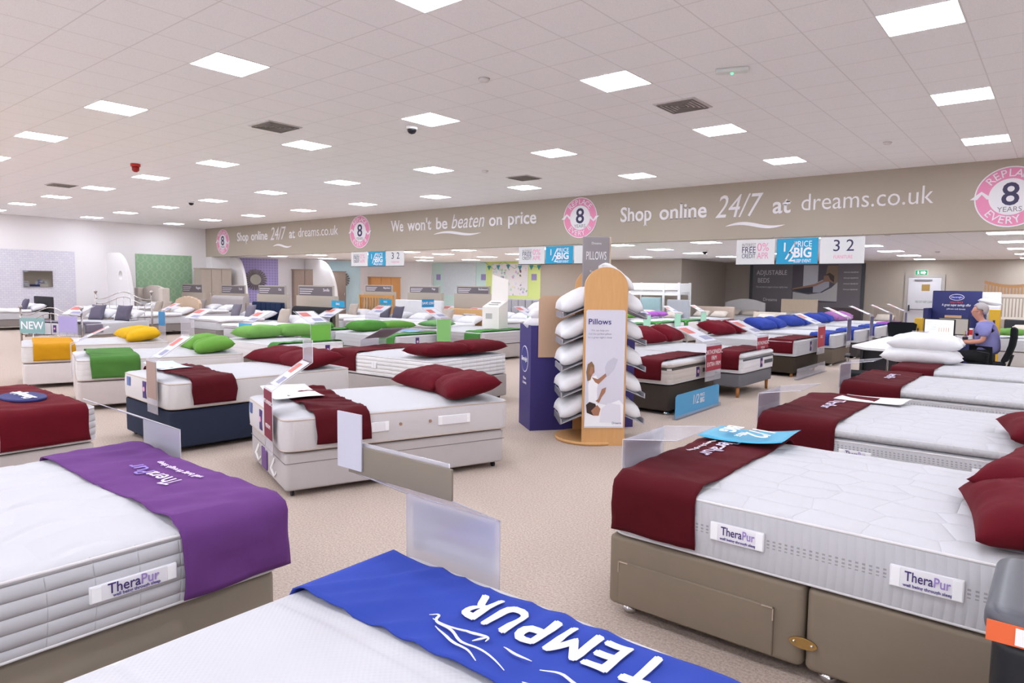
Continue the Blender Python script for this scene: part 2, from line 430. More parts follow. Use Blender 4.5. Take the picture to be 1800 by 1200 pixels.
def ring(name, r0, r1, m, parent, y, a0=0, a1=2*pi, n=64):
    bm = bmesh.new(); P = []
    for i in range(n+1):
        a = a0+(a1-a0)*i/n
        P.append((bm.verts.new((r0*cos(a), y, r0*sin(a))), bm.verts.new((r1*cos(a), y, r1*sin(a)))))
    for p, q in zip(P, P[1:]):
        try: bm.faces.new((p[0], p[1], q[1], q[0]))
        except ValueError: pass
    me = bpy.data.meshes.new(name); bm.to_mesh(me); bm.free(); return link(name, me, m, parent)
def badge(px, pz, rr, label):
    t = empty('roundel_sign', (bx(*px), YB, pz), 0, label, 'sign', 'replace every 8 years roundels')
    MB().tube([(0, -.001, 0), (0, -.012, 0)], rr, 48).done('disc', SIGNW, t)
    ring('pink_band', rr*.6, rr*.96, PINK, t, -.0135)
    a = MB()
    for sg in (1, -1):
        a.prism([(sg*rr*.45, 0.05*sg*rr), (sg*rr*1.13, .05*sg*rr), (sg*rr*.8, -.22*sg*rr)], .002, Matrix.Translation((0, -.0155, 0)))
    a.done('arrow_gap', SIGNW, t)
    a = MB()
    for sg in (1, -1): a.prism([(sg*rr*.6, .1*sg*rr), (sg*rr*.95, .1*sg*rr), (sg*rr*.79, -.12*sg*rr)], .002, Matrix.Translation((0, -.0175, 0)))
    a.done('arrow_head', PINK, t)
    items = []
    for s, c, r_, flip in (('REPLACE', 90, rr*.77, 1), ('EVERY 8', -90, rr*.78, -1)):
        k = len(s); st = 15.5
        for i, ch in enumerate(s):
            if ch == ' ': continue
            ang = R_(c + flip*(-(i-(k-1)/2)*st)); p = (r_*cos(ang), -.019, r_*sin(ang))
            up = Vector((cos(ang), 0, sin(ang)))*flip; xa = Vector((sin(ang), 0, -cos(ang)))*flip
            items.append((text_me(ch, rr*.36, .001, bold=.004, res=2), frame_mat(p, xa, up)))
        link('arc_lettering', join_me(items, 'arc'), SIGNW, t); items = []
    text_on('8', t, (0, -.016, .05*rr), (1, 0, 0), (0, 0, 1), rr*1.05, NAVYT, 'numeral', ext=.001, bold=.012)
    text_on('YEARS', t, (0, -.016, -.42*rr), (1, 0, 0), (0, 0, 1), rr*.24, GREYT, 'small_lettering', ext=.001)
for i, (p, top, bot, lab) in enumerate((((392, 425), 403, 447, 'pink and white 8 YEARS roundel at the far left end of the beam'), ((633, 408), 379, 436, 'pink and white 8 YEARS roundel left of the We won\'t be beaten words'),
        ((1020, 383), 347, 418, 'pink and white 8 YEARS roundel above the pillow display'), ((1776, 347), 292, 399, 'pink and white 8 YEARS roundel cut by the right edge of the picture'))):
    z1, z0 = bz(p[0], top), bz(p[0], bot); badge(p, (z0+z1)/2, (z1-z0)/2, lab)

# ceiling fittings ------------------------------------------------
def vent(px, py, z, label):
    P = G(px, py, z); t = empty('ceiling_vent', (P.x, P.y, z), 0, label, 'vent', 'ceiling air vents')
    MB().box((-.28, -.28, -.012), (.28, .28, -.001)).done('frame', mat('#cfc8c6', .6), t)
    for k, r in enumerate((.24, .19, .14, .09, .04)):
        MB().tube([(-r, -r, -.02), (r, -r, -.02), (r, r, -.02), (-r, r, -.02)], .008, 6, closed=True).done('slat', mat('#8c8580', .6), t)
vent(484, 222, ZU, 'square louvred air vent in the left half of the high ceiling'); vent(1200, 185, ZU, 'square louvred air vent right of the dome camera, left of the exit light')
vent(878, 354-44, ZU, 'square louvred air vent near the centre of the ceiling just before the beam') if False else None
vent(921, 312, ZU, 'square louvred air vent just before the beam above the roundel'); vent(108, 325, ZU, 'square louvred air vent far away at the left of the high ceiling')
def domecam(px, py, z, label):
    P = G(px, py, z); t = empty('dome_camera', (P.x, P.y, z), 0, label, 'camera', 'ceiling dome cameras')
    MB().lathe([(.085, 0), (.085, -.04), (.07, -.045)]).done('housing', WHITEP, t)
    MB().lathe([(.07, -.04), (.066, -.07), (.045, -.1), (0.001, -.115)]).done('lens_dome', mat('#14141a', .1), t)
domecam(724, 222, ZU, 'black dome camera on the high ceiling left of centre'); domecam(336, 354, ZU, 'small distant black dome camera on the high ceiling'); domecam(1239, 440, ZL, 'black dome camera on the low ceiling beyond the beam')
P = G(238, 288, ZU); t = empty('alarm_beacon', (P.x, P.y, ZU), 0, 'red fire alarm beacon hanging under the ceiling at left', 'alarm')
MB().lathe([(.09, 0), (.09, -.05), (.07, -.055)]).done('base', mat('#c9302c', .4), t); MB().lathe([(.07, -.05), (.065, -.13), (.03, -.16), (0.001, -.165)]).done('beacon_lens', mat('#a3231f', .3), t)
P = G(1287, 120, ZU); t = empty('emergency_light', (P.x, P.y, ZU), R_(20), 'small white emergency light fitting with a green lamp on the ceiling', 'light')
MB().rbox((-.17, -.05, -.05), (.17, .05, 0), .02).done('housing', mat('#d9dcd8', .4), t); MB().ball((0, 0, -.052), .014).done('indicator_lamp', glow('#39e07a', 4), t)
for i, (px, py, z) in enumerate(((851, 138, ZU), (1560, 250, ZU), (853, 300, ZU), (1648, 442, ZL), (1560, 411, ZL))):
    P = G(px, py, z); t = empty('smoke_detector', (P.x, P.y, z), 0, ['white round detector on the ceiling above the centre of the picture', 'flat round grey plate on the ceiling near the right lights', 'small round detector on the ceiling before the roundel', 'round detector on the low ceiling above the exit door', 'round detector on the low ceiling just behind the beam'][i], 'detector')
    MB().lathe([(.06, 0), (.06, -.02), (.045, -.035), (0.001, -.04)]).done('casing', mat('#d9d2d2', .5), t); MB().lathe([(.066, 0), (.066, -.006), (.05, -.007)]).done('mount', mat('#b5aeae', .5), t)

# hanging promo boards ---------------------------------------------
def promo(x0, x1, z1, z0, where):
    W = (x1-x0)/3; y = YB-.12
    for i in range(3):
        a = x0+W*i+.02; b = x0+W*(i+1)-.02; c = (a+b)/2; w_ = b-a; h = z1-z0
        nm = ('white INTEREST FREE CREDIT board', 'turquoise BIG SLEEP EVENT board', 'white 3 2 FURNITURE board')[i]
        t = empty('hanging_board', (c, y, z0), 0, f'{nm} {where}', 'sign', 'promotional boards hung under the beam')
        MB().box((-w_/2, -.006, 0), (w_/2, .006, h)).done('board', (mat('#dcdada', .5), BLUE, mat('#dcdada', .5))[i], t)
        for sx in (-1, 1): MB().tube([(sx*w_*.42, 0, h), (sx*w_*.42, .1, ZL-z0+.0)], .003, 5).done('wire', CHROME, t)
        MB().tube([(-w_/2-.01, -.012, -.004), (w_/2+.01, -.012, -.004)], .008, 6).done('bottom_rail', DKGREY, t)
        tx = lambda s, x, z, hh, m, wd=None, bo=0, sh=0: text_on(s, t, (x*w_, -.0075, z*h), (1, 0, 0), (0, 0, 1), hh*h, m, ext=.001, bold=bo, shear=sh, width=wd*w_ if wd else None)
        if i == 0:
            tx('INTEREST', -.17, .78, .2, GREYT, .36); tx('FREE', -.17, .58, .36, NAVYT, .36, .0); tx('CREDIT', -.17, .34, .26, NAVYT, .36)
            tx('0%', .2, .68, .46, PINK, .3); tx('APR', .2, .34, .36, PINK, .3)
        elif i == 1:
            tx('1', -.3, .65, .5, SIGNW, None, .01); tx('/', -.2, .5, 1.0, SIGNW, None, 0, .25); tx('2', -.12, .28, .55, SIGNW, None, .01)
            tx('PRICE', .14, .77, .32, SIGNW, .42); tx('BIG', .14, .43, .52, SIGNW, .42, .03); tx('SLEEP EVENT', .14, .12, .18, SIGNW, .42, .01)
        else:
            tx('3', -.12, .66, .62, NAVYT); tx('2', .18, .66, .62, NAVYT); tx('for', .03, .6, .12, GREYT) if False else None; tx('FURNITURE', .03, .25, .18, PINK, .42)
promo(YP(1293, 440, YB-.12).x, YP(1522, 440, YB-.12).x, 2.66, 2.13, 'at the right before the grey wall poster')
promo(YP(911, 450, YB-.12).x, YP(1062, 450, YB-.12).x, 2.66, 2.2, 'hanging behind the pillow display')
promo(YP(617, 455, YB-.12).x, YP(711, 455, YB-.12).x, 2.68, 2.2, 'at the left in front of the oak wardrobe')

# ============================================================ BED FAMILY
def local_frame(t): return t
def put(o, O, a, z=0):
    o.location = (O[0], O[1], z); o.rotation_euler = (0, 0, R_(a)); return o
def mattress(O, a, L, W, z0, z1, label, group, hi=0, kind='pin', side='border', pillow_top=0, colr='#c3c1c5'.lower(), pipe='#d6d1d2', tag_side=None, border=None, patch=0, handles=()):
    H = z1-z0; t = put(empty('mattress', label=label, cat='mattress', group=group), O, a, z0)
    nx, ny = ((120, 90) if hi else (14, 10))
    H0 = H-(.075 if pillow_top else 0)
    def mk(zb, zt, r, top):
        def fn(p, ix, n):
            u = min(p.x, L-p.x, p.y, W-p.y)
            if ix[2] == n[2] and top:
                p.z += .018*min(1, max(0, u)/.3)
                if hi == 3:   # cloud quilting
                    c = 0
                    for q in range(1):
                        gx = p.x/.2; gy = p.y/.17+.5*(int(math.floor(gx)) % 2)+.22*sin(gx*2.6)
                        c = min(abs((gx+.12*sin(gy*6.28)) % 1-.5)*2, 1); d = min(abs(gy % 1-.5)*2, 1)
                        g = max(c, d); p.z -= .015*max(0, (g-.8)/.2)**1.4
                elif hi == 2:
                    for sx in (.52, .98, 1.44):
                        p.z -= .006*math.exp(-((p.x-sx)/.012)**2)
                elif hi == 1:
                    g = abs(((p.y+.07*sin(p.x*11))/.3) % 1-.5)*2; p.z -= .008*max(0, (g-.86)/.14)
                else: p.z += .004*fbm(p, 7)
            if u < .02 and 0 < ix[2] < n[2]:   # bulge of the border
                q = (p.z-zb)/(zt-zb); bb = .008*sin(pi*q)
                if p.x < .01: p.x -= bb
                if p.x > L-.01: p.x += bb
                if p.y < .01: p.y -= bb
                if p.y > W-.01: p.y += bb
            return p
        return fn
    topm = quilt_mat(kind, colr); sidem = quilt_mat(side, border or colr)
    def body(name, zb, zt, r, top, parent, nz=4):
        b = MB().rbox((0, 0, zb), (L, W, zt), r, nx, ny, nz, mk(zb, zt, r, top), R=.09)
        bmesh.ops.recalc_face_normals(b.bm, faces=b.bm.faces)
        for f in b.bm.faces: f.material_index = 0 if f.normal.z > .75 else 1
        return b.done(name, (topm, sidem), parent)
    body('ticking', 0, H0, .022, not pillow_top, t)
    if pillow_top: body('pillow_top', H0+.004, H, .03, True, t, 2)
    def loop(z, ins=0, R=.09):
        pts = []
        for cx, cy, a0 in ((L-R, W-R, 0), (R, W-R, 90), (R, R, 180), (L-R, R, 270)):
            for k in range(7):
                an = R_(a0+15*k); pts.append((cx+(R-ins)*cos(an), cy+(R-ins)*sin(an), z))
        return pts
    pm = mat(pipe, .8)
    for z in (.012, H0-.014)+((H-.02,) if pillow_top else ()): MB().tube(loop(z, .002), .0065, 6, closed=True).done('piping', pm, t)
    if patch:
        MB().rbox((-.012, W*patch, H0*.2), (-.004, W*patch+.09, H0*.85), .003, 1, 1, 1).done('woven_label', mat('#4a3570', .7), t)
        o = MB().tube([(-.013, W*patch+.045, H0*.55), (-.0165, W*patch+.045, H0*.55)], .024, 12).done('label_emblem', mat('#e9a9c6', .7), t)
    for hx, hw, txt in handles:
        h = MB().rbox((hx, -.02, H0*.38), (hx+hw, -.008, H0*.68), .004, 2, 1, 1).done('handle', mat('#e9e6ea', .8), t)
        for sx in (hx+.02, hx+hw-.02): MB().box((sx-.015, -.0225, H0*.40), (sx+.015, -.0195, H0*.66)).done('stitched_end', mat('#f6f4f6', .8), h)
        if txt:
            two_tone(h, (hx+hw*.52, -.0215, H0*.56), (1, 0, 0), (0, 0, 1), .052, '#43306e', '#9c82c4', hw*.62)
            text_on('well being through sleep', h, (hx+hw*.53, -.0215, H0*.44), (1, 0, 0), (0, 0, 1), .016, mat('#5a4a8e', .7), 'strapline', ext=.0005, bold=.02)
    return t
def divan(O, a, L, W, h, colr, label, group=None, feet='castor', split=None, drawer=None, z0=.05, ottoman=0, inset=.02, fm=None, tall_leg=None):
    t = put(empty('divan_base', label=label, cat='bed base', group=group), O, a, 0); m = fm or fabric(colr, .05, .1); i = inset
    if split:
        for k, (xa, xb) in enumerate(((i, L*split-.004), (L*split+.004, L-i))):
            MB().rbox((xa, i, z0), (xb, W-i, h), .02, 3, 3, 2, R=.035).done('box_section', m, t)
    else: MB().rbox((i, i, z0), (L-i, W-i, h), .02, 3, 3, 2, R=.04).done('box_section', m, t)
    lm = mat('#b9793f', .5) if tall_leg else CHROME
    spots = [(.08, .08), (L-.1, .08), (.08, W-.08), (L-.1, W-.08)] + ([(L*.5, .08)] if not tall_leg else [])
    for x, y in spots:
        if feet == 'castor':
            c = MB().tube([(x, y, z0), (x, y, .045)], .009, 8)
            c.done('castor_stem', DKGREY, t)
            MB().tube([(x-.009, y, .024), (x+.013, y, .024)], .024, 14).done('castor', BLACK, t)
        elif feet == 'glide': MB().lathe([(.02, z0), (.02, .045), (.038, .03), (.04, .015), (.03, 0)], (x, y, 0), 18).done('glide_foot', CHROME, t)
        else: MB().lathe([(.03, z0+.01), (.02, 0)], (x, y, 0), 14).done('leg', lm, t)
    if drawer:
        x0, x1 = drawer; zz = h-.115
        d = MB().rbox((x0, i-.012, z0+.015), (x1, i+.02, zz), .006, 4, 1, 2).done('drawer', m, t)
        for (cx, sx) in ((x0, 1), (x1, -1)):
            b = MB().box((cx, i-.0155, zz-.004), (cx+sx*.05, i-.011, zz+.001)).box((cx, i-.0155, zz-.055), (cx+sx*.004, i-.011, zz+.001)); b.done('corner_trim', mat('#d9cdbf', .3, .7), d)
    if split:
        b = MB(); b.tube([(L*split, i-.001, h*.42), (L*split, i-.008, h*.42)], .055, 24)
        for v in b.bm.verts: v.co.z = h*.42+(v.co.z-h*.42)*.42
        c = b.done('link_clip', mat('#b89a62', .25, 1), t)
        for sx in (-.035, .035): MB().ball((L*split+sx, i-.009, h*.42), .007, 1).done('screw', CHROME, c)
    if ottoman:
        MB().tube([(i+.0, i-.001, h-.075), (L-i, i-.001, h-.075)], .003, 5).tube([(i-.001, i, h-.075), (i-.001, W-i, h-.075)], .003, 5).done('lid_seam', mat('#8d8482', .8), t)
        for y in (W*.28, W*.72):
            b = MB(); b.tube([(i, y, h-.1), (i-.03, y-.006, h-.17), (i-.012, y-.03, h-.24), (i, y-.05, h-.2)], .010, 6); b.done('lift_strap', mat('#f3efec', .7), t)
        MB().rbox((i-.012, W*.47, h-.26), (i-.002, W*.62, h-.09), .003, 1, 1, 1).done('care_card', mat('#6b4a86', .6), t)
    return t
def runner(O, a, L, W, z0, z1, x0, x1, colr, label, group, drop=(.9, .9), wr=1, n=(54, 16), seed=0):
    """cloth strip across the foot of a mattress; origin on the floor at the bed's corner"""
    H = z1-z0; t0 = drop[0]*H; t1 = drop[1]*H; rr = .05; off = .014; bm = bmesh.new()
    path = []  # arc length param
    pts = []
    def P(s):
        # s from -t0 .. W+t1 over the top
        top = z1+off+.012
        if s < 0:
            d = -s
            if d < rr: an = d/rr*pi/2; return (rr*(1-sin(an))-off-.0 if 0 else rr-(rr+off)*sin(an), top-rr+rr*cos(an))
            return (-off, top-rr-(d-rr))
        if s > W:
            y, z = P(-(s-W)); return (W-y, z)
        return (s*(W-2*rr)/W+rr, top)
    ns, nt = n
    g = []
    for i in range(ns+1):
        s = -t0+(W+t0+t1)*i/ns; row = []
        y, z = P(s); onside = s < 0 or s > W
        for j in range(nt+1):
            x = x0+(x1-x0)*j/nt; q = Vector((x*2.2+seed, s*3.4, seed*1.7))
            wv = (noise.noise(q)*.6+noise.noise(q*2.7)*.4)*wr
            rid = abs(noise.noise(Vector((x*1.5+s*2+seed*2, s*5+x*3, seed))))
            e = .016*noise.noise(Vector((s*2.3, seed, 1+j//nt*5)))*wr if j in (0, nt) else 0
            yy, zz = y, z
            d = max(0, wv*.018+.010*wr-rid*.022*wr+.006*wr*abs(noise.noise(Vector((x*9+s*3, s*2-x*4, seed+5)))))
            if onside:
                k = min(1, abs(s if s < 0 else s-W)/.12); yy += (-1 if s < 0 else 1)*d*k*1.2
                x += .012*k*noise.noise(Vector((s*6, seed, 3.3)))*(1 if j else -1)*wr
            else: zz += d*.9
            row.append(bm.verts.new((x+e, yy, zz)))
        g.append(row)
    for i in range(ns):
        for j in range(nt): f = bm.faces.new((g[i][j], g[i+1][j], g[i+1][j+1], g[i][j+1])); f.smooth = True
    bmesh.ops.recalc_face_normals(bm, faces=bm.faces)
    if sum(f.normal.z for f in bm.faces) < 0: bmesh.ops.reverse_faces(bm, faces=bm.faces)
    me = bpy.data.meshes.new('bed_runner'); bm.to_mesh(me); bm.free()
    o = link('bed_runner', me, fabric(colr, .1, .6)); put(o, O, a); tag(o, label, 'bed runner', group)
    md = o.modifiers.new('thick', 'SOLIDIFY'); md.thickness = .005; md.offset = -1
    return o
PCACHE = {}
def pillow(loc, rz, label, group, colr='#5e0e1a', L=.74, W=.48, H=.15, rx=0, ry=0, seed=0, mt=None, cat='pillow', name='pillow', n=18):
    key = (colr, L, W, H, seed, n, str(mt))
    if key not in PCACHE:
        bm = bmesh.new(); top = {}; bot = {}
        for i in range(n+1):
            for j in range(n+1):
                u = -1+2*i/n; v = -1+2*j/n
                pu = 1-.07*(1-v*v)**1 * (0) ; 
                x = u*L/2*(1-.05*(1-abs(v)**1.5)); y = v*W/2*(1-.07*(1-abs(u)**1.5))
                e = ((1-u**4)*(1-v**4)) ; h = H/2*max(0, e)**.55
                edge = i in (0, n) or j in (0, n)
                q = Vector((x*6+seed*3, y*6, seed)); wr = .014*noise.noise(q)+.009*abs(noise.noise(Vector((x*4+y*15+seed, y*3, 2))))+.006*noise.noise(q*3)
                if edge: vtx = bm.verts.new((x, y, .004*noise.noise(q*2))); top[i, j] = bot[i, j] = vtx
                else:
                    top[i, j] = bm.verts.new((x, y, h+wr*min(1, h*20))); bot[i, j] = bm.verts.new((x, y, -h*.7+wr*.2))
        for i in range(n):
            for j in range(n):
                for D, fl in ((top, 0), (bot, 1)):
                    q = [D[i, j], D[i+1, j], D[i+1, j+1], D[i, j+1]]
                    try: f = bm.faces.new(q[::-1] if fl else q); f.smooth = True
                    except ValueError: pass
        me = bpy.data.meshes.new(name); bm.to_mesh(me); bm.free(); me.materials.append(mt or fabric(colr, .08, .6)); PCACHE[key] = me
    o = bpy.data.objects.new(name, PCACHE[key]); COL.objects.link(o)
    o.rotation_euler = (R_(rx), R_(ry), R_(rz)); o.location = loc; return tag(o, label, cat, group)
def loc2(O, a, x, y, z):
    a = R_(a); return Vector((O[0]+x*cos(a)-y*sin(a), O[1]+x*sin(a)+y*cos(a), z))
def stand(P, a, w=.42, zb=.3, zt=.82, sl=.36, rise=.2, top=.2, card=None, ctext=None, label='', group='price stands at the bed ends', slcol=1, back=None, tick=None, topw=None, cz=None, ct='#e6e2ea', al=.30):
    """clear price stand; P at the floor centre, a points to the bed's head; x=a, y=left"""
    t = put(empty('price_stand', label=label, cat='price stand', group=group), P, a); A = acrylic(ct, al); th = .004
    MB().box((-th, -w/2, zb), (0, w/2, zt)).done('front_panel', A, t)
    M = Matrix(((1, 0, 0, 0), (0, 1, 0, 0), (rise/sl, 0, 1, zt), (0, 0, 0, 1)))
    MB().box((0, -w/2, -th), (sl, w/2, 0), M=M).done('slanted_panel', acrylic(ct, al*.45), t)
    tw = topw or w
    if top: MB().box((sl-th, -w/2, zt+rise), (sl, -w/2+tw, zt+rise+top)).done('upper_panel', A, t)
    e = MB()
    for y in (-w/2, w/2): e.tube([(-th/2, y, zb), (-th/2, y, zt), (sl, y, zt+rise)]+([(sl, y, zt+rise+top)] if top else []), .0022, 4)
    e.done('edge', mat('#dcd8dc', .3), t)
    if card:
        c0, c1 = cz or (zb+.12, zt-.01)
        c = MB().box((-.009, -w/2+.01, c0), (-.005, w/2-.01, c1)).done('front_card', mat(card, .5), t)
        if ctext:
            for k, s in enumerate(ctext): text_on(s, c, (-.0095, 0, c1-(c1-c0)*(.25+.5*k/max(1, len(ctext)-1) if len(ctext) > 1 else .5)), (0, -1, 0), (0, 0, 1), w*.16, SIGNW, ext=.0006)
    if slcol:
        lf = MB().box((sl*.12, -w/2+.03, .002), (sl*.95, w/2-.03, .004), M=M).done('leaflet', mat('#cfccd3', .5), t)
        MB().box((sl*.55, -w*.05, .005), (sl*.85, w/2-.05, .0065), M=M).done('offer_patch', mat('#c9685e', .5), lf)
        MB().box((sl*.2, -w/2+.06, .005), (sl*.4, w*.1, .0065), M=M).done('picture_patch', mat('#8f8dab', .5), lf)
    if back:
        MB().rbox((sl+.002, -w/2-.02, zt+rise+.0), (sl+.01, w/2+.02, zt+rise+top*.9), .003, 1, 1, 1).done('header_card', mat(back, .6), t)
    if tick:
        s, cc = tick
        c = MB().box((sl+.002, -w*.42, zt+rise+.02), (sl+.006, w*.42, zt+rise+.02+.16)).done('price_ticket', mat(cc, .5), t)
        text_on(s, c, (sl+.0, 0, zt+rise+.1), (0, -1, 0), (0, 0, 1), .07, SIGNW, ext=.003, bold=.01)
    return t
def leaflet(P, rz, w, l, colr, label, txt=None, curl=.03, group='leaflets on the mattresses'):
    bm = bmesh.new(); g = []
    for i in range(13):
        row = []
        for j in range(7):
            u = i/12; v = j/6; row.append(bm.verts.new(((u-.5)*l, (v-.5)*w, curl*(u-.35)**2*2+.004*sin(v*5+u*4))))
        g.append(row)
    for i in range(12):
        for j in range(6): bm.faces.new((g[i][j], g[i+1][j], g[i+1][j+1], g[i][j+1])).smooth = True
    me = bpy.data.meshes.new('leaflet'); bm.to_mesh(me); bm.free(); o = link('promotional_leaflet', me, mat(colr, .35))
    o.location = P; o.rotation_euler = (0, 0, rz); md = o.modifiers.new('t', 'SOLIDIFY'); md.thickness = .002; md.offset = -1
    tag(o, label, 'leaflet', group)
    if txt:
        for s, x, y, hh, bo, sh in txt:
            tt = link('printed_text', text_me(s, hh, .0008, bold=bo, shear=sh), SIGNW, o); tt.matrix_local = frame_mat((x, y, .012+curl*.4), (0, -1, 0), (1, 0, 0))
    return o
GM, GR, GP, GD = 'mattresses', 'bed runners', 'pillows', 'bed bases'

# ---- the tempur bed (nearest)
O = (-1.87, 1.65); A_ = -90
divan(O, A_, 2.0, 1.5, .34, '#8d8377', 'taupe bed base under the mattress nearest the camera', GD, inset=.06)
mattress(O, A_, 2.0, 1.5, .35, .615, 'white dimpled mattress nearest the camera under a blue runner', GM, hi=2, kind='dimple', side='dimple')
rn = runner(O, A_, 2.0, 1.5, .35, .615, .075, .46, '#3549a4', 'royal blue runner with white capital lettering across the nearest mattress', GR, wr=1.4, seed=3, n=(80, 22), drop=(.25, .8))
its = []
for i_, ch in enumerate('TEMPUR'):
    cy_ = 1.125-.107*i_-(.012 if i_ > 2 else 0)
    for dx, dy in ((0, 0), (.005, 0), (-.005, 0), (0, .005), (0, -.005)):
        its.append((text_me(ch, .2, .0015, width=(.072, .07, .098, .074, .078, .08)[i_]), frame_mat((.19+dx, cy_+dy, .674+.0002*len(its) % .0007), (0, -1, 0), (1, 0, 0))))
link('brand_lettering', join_me(its, 'brand_lettering'), SIGNW, rn)
b = MB()
for pts in ([(.33, .50), (.315, .51), (.32, .53), (.345, .545), (.35, .60), (.375, .66), (.38, .72), (.40, .80), (.425, .86)],
            [(.345, .53), (.34, .60), (.33, .66), (.315, .71), (.335, .72)], [(.315, .71), (.355, .69)], [(.365, .56), (.39, .63), (.40, .70), (.44, .78)],
            [(.33, .78), (.345, .83), (.34, .88)], [(.36, .92), (.345, .97), (.36, 1.04), (.345, 1.12), (.36, 1.2)], [(.43, .92), (.415, 1.0), (.43, 1.1)]):
    P_ = [Vector((x, y, .668)) for x, y in pts]; P_ = [P_[0]*2-P_[1]]+P_+[P_[-1]*2-P_[-2]]; sm = []
    for i in range(1, len(P_)-2):
        for k in range(5):
            u = k/5; a, c_, d, e = P_[i-1:i+3]; sm.append(.5*((2*c_)+(d-a)*u+(2*a-5*c_+4*d-e)*u*u+(3*c_-a-3*d+e)*u**3))
    sm.append(P_[-2]); b.tube(sm, [.0015+.0035*sin(pi*k/(len(sm)-1)) for k in range(len(sm))], 6)
b.done('reclining_figure_outline', SIGNW, rn)
stand((-1.65, 1.69), -90, w=.46, zb=.3, zt=.82, sl=.24, rise=.13, top=.11, card=None, label='frosted clear price stand with taupe header at the foot of the nearest bed', slcol=0, back='#7d7265', al=.45)
c = MB().box((-.012, -.2, .62), (-.006, .2, .80)).done('price_card', acrylic('#b9b8dc', .55), None)
s_ = bpy.data.objects['price_stand']; c.parent = s_
for i_, tx_ in enumerate(('TEMPUR', 'ORIGINAL')): text_on(tx_, c, (-.0035, .02, .74-.035*i_), (0, -1, 0), (0, 0, 1), .042, mat('#c3a3b8', .6), ext=.0006)
q = MB().box((.252, -.30, .965), (.257, -.17, 1.16)).done('upright_card', mat('#bdbac6', .5), s_)

# ---- therapur purple bed (left)
O = (-4.05, 1.57)
divan(O, -90, 2.0, 1.55, .385, '#94897b', 'taupe bed base under the purple draped mattress at left', GD, inset=.03, split=.52)
mattress(O, -90, 2.0, 1.55, .395, .675, 'white quilted mattress with a purple runner at bottom left', GM, hi=1, kind='pin', side='bands')
h_ = bpy.data.objects['mattress.001']
hd = MB().rbox((.46, 1.553, .115), (.75, 1.566, .175), .004, 2, 1, 1).done('handle', mat('#e9e6ea', .8), h_)
two_tone(hd, (.61, 1.568, .152), (-1, 0, 0), (0, 0, 1), .052, '#43306e', '#9c82c4', .17)
text_on('well being through sleep', hd, (.60, 1.568, .127), (-1, 0, 0), (0, 0, 1), .016, mat('#5a4a8e', .7), 'strapline', ext=.0005, bold=.02)
for x in (.48, .73): MB().box((x-.015, 1.566, .12), (x+.015, 1.568, .17)).done('stitched_end', mat('#f6f4f6', .8), hd)
rn = runner(O, -90, 2.0, 1.55, .395, .675, .0, .44, '#683c7a', 'purple velvet runner draped over the foot of the bottom left mattress', GR, wr=1.25, seed=11, drop=(.9, 1.0), n=(90, 24))
two_tone(rn, (.225, .83, .716), (0, -1, 0), (1, 0, 0), .12, '#e8d9ec', '#9a84d0', .46)
text_on('well being through sleep', rn, (.115, .84, .713), (0, -1, 0), (1, 0, 0), .045, mat('#e8d9ec', .7), 'strapline', ext=.001, bold=.01)
stand((-3.82, 1.64), -90, w=.45, zb=.35, zt=.82, sl=.30, rise=.15, top=0, card=None, label='clear price stand at the foot of the purple draped bed', slcol=0, al=.4)
bpy.data.objects['price_stand.001']
c = MB().box((-.012, -.2, .62), (-.006, .2, .80)).done('price_card', acrylic('#a99bc6', .5), bpy.data.objects['price_stand.001'])

# ---- therapur bed at right
O = (-1.67, 2.83)
divan(O, 0, 2.0, 1.38, .395, '#8a7c6c', 'taupe drawer divan under the large mattress at right', GD, inset=-.005, split=.46, drawer=(.06, .80), feet='glide', z0=.055)
mattress(O, 0, 1.75, 1.38, .40, .672, 'white cloud-quilted mattress with side handles, front right', GM, hi=4, kind='cloud', side='ribs', handles=((.515, .235, 1), (1.215, .235, 1)))
rn = runner(O, 0, 1.75, 1.38, .40, .672, .02, .44, '#520e18', 'maroon velvet runner across the foot of the large right mattress', GR, wr=1.1, seed=5, drop=(.97, .6), n=(70, 20))
text_on('TheraPur', rn, (.21, .83, .71), (0, -1, 0), (1, 0, 0), .12, mat('#d9cfe6', .7), 'brand_lettering', ext=.001, bold=.01)
text_on('well being through sleep', rn, (.12, .80, .71), (0, -1, 0), (1, 0, 0), .04, SIGNW, 'strapline', ext=.001)
lf = leaflet(loc2(O, 0, .25, 1.16, .722), R_(2), .40, .48, '#45a6c9', 'sky blue half price leaflet on the maroon runner of the front right bed',
             [('1/2', .05, .02, .2, .01, .2), ('BIG', -.12, .02, .13, .03, 0), ('PRICE', -.02, -.1, .05, .01, 0)], curl=.05)
stand((-1.73, 3.27), 0, w=.46, zb=.3, zt=.82, sl=.30, rise=.04, top=0, label='clear price stand at the foot of the front right maroon bed', slcol=0, al=.4)
MB().box((-.012, -.2, .62), (-.006, .2, .80)).done('price_card', acrylic('#a98a9e', .72), bpy.data.objects['price_stand.002'])
pillow((-.02, 3.25, .76), 100, 'maroon velvet pillow at the right picture edge, nearest the black bin', 'maroon pillows', L=.74, W=.5, H=.2, seed=2, ry=0, n=26, rx=-8)
pillow((.02, 3.75, .78), 80, 'maroon velvet pillow behind the nearest one at the right picture edge', 'maroon pillows', L=.74, W=.5, H=.2, seed=4, rx=6, n=26)

